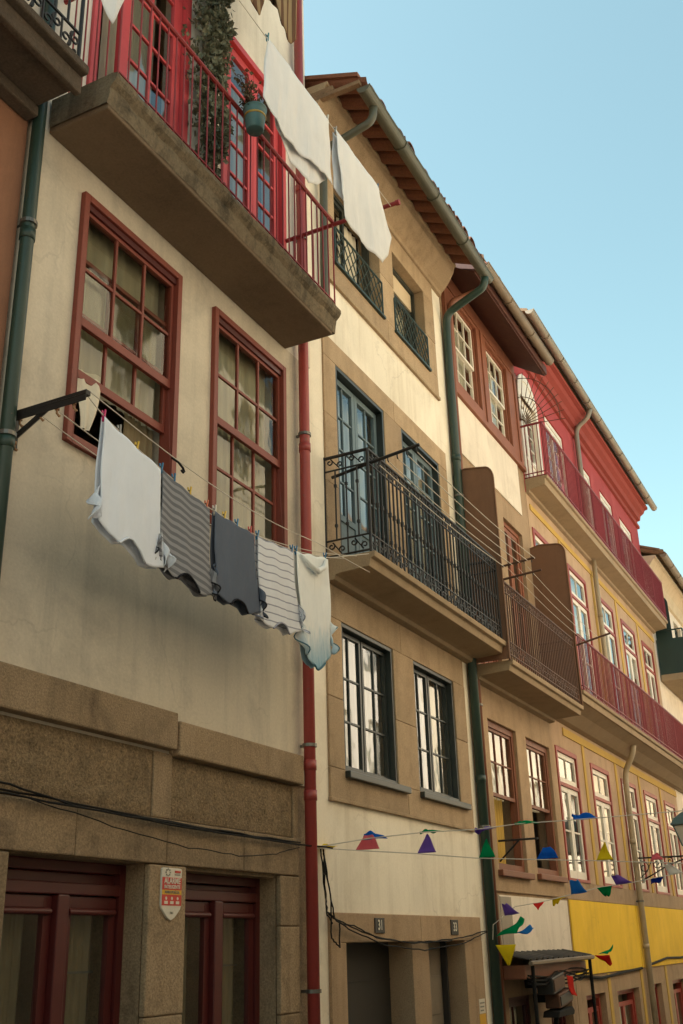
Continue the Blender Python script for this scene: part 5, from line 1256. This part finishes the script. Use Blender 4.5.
def tilt_box(name, label, cat, cx, cy, cz, w, d_, h, ang, mat, lid):
    t = thing(name, label, cat, (cx,cy,cz)); mb = MB(); mb.box(-w/2,w/2,-d_/2,d_/2,-h/2,h/2); R = Matrix.Rotation(ang,3,'Y'); mb.v = [tuple(R@Vector(v)+Vector((cx,cy,cz))) for v in mb.v]; mb.build('case', mat, t, bevel=.015)
    mb = MB(); mb.box(-w/2+.03,w/2-.03,-d_/2-.012,-d_/2+.001,-h/2+.03,h/2-.03); mb.v = [tuple(R@Vector(v)+Vector((cx,cy,cz))) for v in mb.v]; mb.build('cover', lid, t, bevel=.004)
    mb = MB(); mb.box(-.05,.05,d_/2-.01,-cy,-.05,.05); mb.v = [tuple(R@Vector(v)+Vector((cx,cy,cz))) for v in mb.v]; mb.build('mount', M['cable'], t)
tilt_box('electric_box', 'upper dark metal box tilted under the canopy', 'box', 14.75, -.34, 1.12, .55, .22, .20, -.12, M['dark'], M['iron_brown'])
tilt_box('electric_box', 'lower rusty metal box tilted under the canopy', 'box', 15.05, -.34, .93, .62, .20, .17, -.10, M['iron_brown'], M['dark'])
t = thing('wall_plate', 'black flat plate on an arm reaching out below the tilted boxes', 'lamp', (14.9,0,.6))  # dark flat plate on an arm, of unclear purpose; gives no light
MB().tube([(14.75,0,.35),(14.75,-.30,.45),(14.8,-.36,.72)],.03,8).build('arm', M['cable'], t)
mb = MB(); mb.prism([(-.42,0),(-.36,.07),(.25,.10),(.34,.05),(.3,.0)], lambda a,b,d:(15.0+a,d,.72+b), -.46,-.24); mb.build('flat_plate', M['cable'], t, bevel=.01)
flag((15.15,-.44,1.20), (.9,-.1,-.1), .24, (.04,-.02,-.24), 'red', 'red flag hanging from the canopy beside the tilted boxes', 2, .02, .9)
flag((16.45,-.5,1.42), (.3,-.9,0), .24, (.20,-.05,-.14), 'red', 'red flag at the right end of the canopy rail', 6, .03, .3)
flag((16.5,-.55,1.44), (.5,-.8,0), .16, (.22,-.1,.10), 'green', 'thin green flag flicked up at the right end of the canopy', 7, .05, .1)
flag((16.55,-.5,1.40), (.3,-.9,0), .20, (.32,.0,-.10), 'yellow', 'yellow flag behind the red one at the canopy end', 10, .03, .2)


# ------------------------------------------------------------------ camera
cam = bpy.data.cameras.new('camera'); co = bpy.data.objects.new('camera', cam); COL.objects.link(co)
p, r, yaw, f = math.radians(22.41), math.radians(1.725), math.radians(26.35), 1060.8
S = Matrix(((math.sin(yaw),-math.cos(yaw),0),(math.cos(yaw),math.sin(yaw),0),(0,0,1)))
fw = Vector((0,math.cos(p),math.sin(p))); r0 = Vector((1,0,0)); dn0 = fw.cross(r0)
rt = r0*math.cos(r)+dn0*math.sin(r); dn = -r0*math.sin(r)+dn0*math.cos(r)
St = S.transposed(); X = St@rt; U = -(St@dn); F = St@fw
mw = Matrix(((X.x,U.x,-F.x,0),(X.y,U.y,-F.y,-4.8),(X.z,U.z,-F.z,1.6),(0,0,0,1)))
co.matrix_world = mw
cam.sensor_fit = 'VERTICAL'; cam.sensor_height = 36; cam.lens = 36*f/1024; cam.clip_end = 3000; cam.clip_start = .05
sc.camera = co

# ------------------------------------------------------------------ light
SUN_EL, SUN_AZ = math.radians(52), math.radians(-25)      # azimuth from +Y towards +X
sd = Vector((math.sin(SUN_AZ)*math.cos(SUN_EL), math.cos(SUN_AZ)*math.cos(SUN_EL), math.sin(SUN_EL)))
L = bpy.data.lights.new('sun', 'SUN'); L.energy = 5.0; L.angle = math.radians(.5); L.color = (1,.95,.87)
lo = bpy.data.objects.new('sun', L); COL.objects.link(lo); lo.rotation_euler = (-sd).to_track_quat('-Z','Y').to_euler(); lo.location = (0,20,40)
W = bpy.data.worlds.new('World'); sc.world = W; W.use_nodes = True; nt = W.node_tree; nt.nodes.clear()
sky = nt.nodes.new('ShaderNodeTexSky'); sky.sky_type = 'NISHITA'; sky.sun_disc = False; sky.sun_elevation = SUN_EL; sky.sun_rotation = SUN_AZ
sky.air_density = 1.0; sky.dust_density = .9; sky.ozone_density = 1.0
bg = nt.nodes.new('ShaderNodeBackground'); bg.inputs['Strength'].default_value = .094
ow = nt.nodes.new('ShaderNodeOutputWorld'); tint = mixc(nt, 1.0, sky.outputs[0], (1.04,1.11,.755,1), 'MULTIPLY'); nt.links.new(tint, bg.inputs['Color']); nt.links.new(bg.outputs[0], ow.inputs['Surface'])
vs = sc.view_settings; vs.view_transform = 'Standard'; vs.look = 'None'; vs.gamma = 1; vs.exposure = 1.95
sc.render.engine = 'CYCLES'
cy = sc.cycles; cy.max_bounces = 8; cy.diffuse_bounces = 5; cy.glossy_bounces = 4; cy.transparent_max_bounces = 10; cy.use_denoising = True; cy.caustics_reflective = False; cy.caustics_refractive = False; cy.sample_clamp_indirect = 6
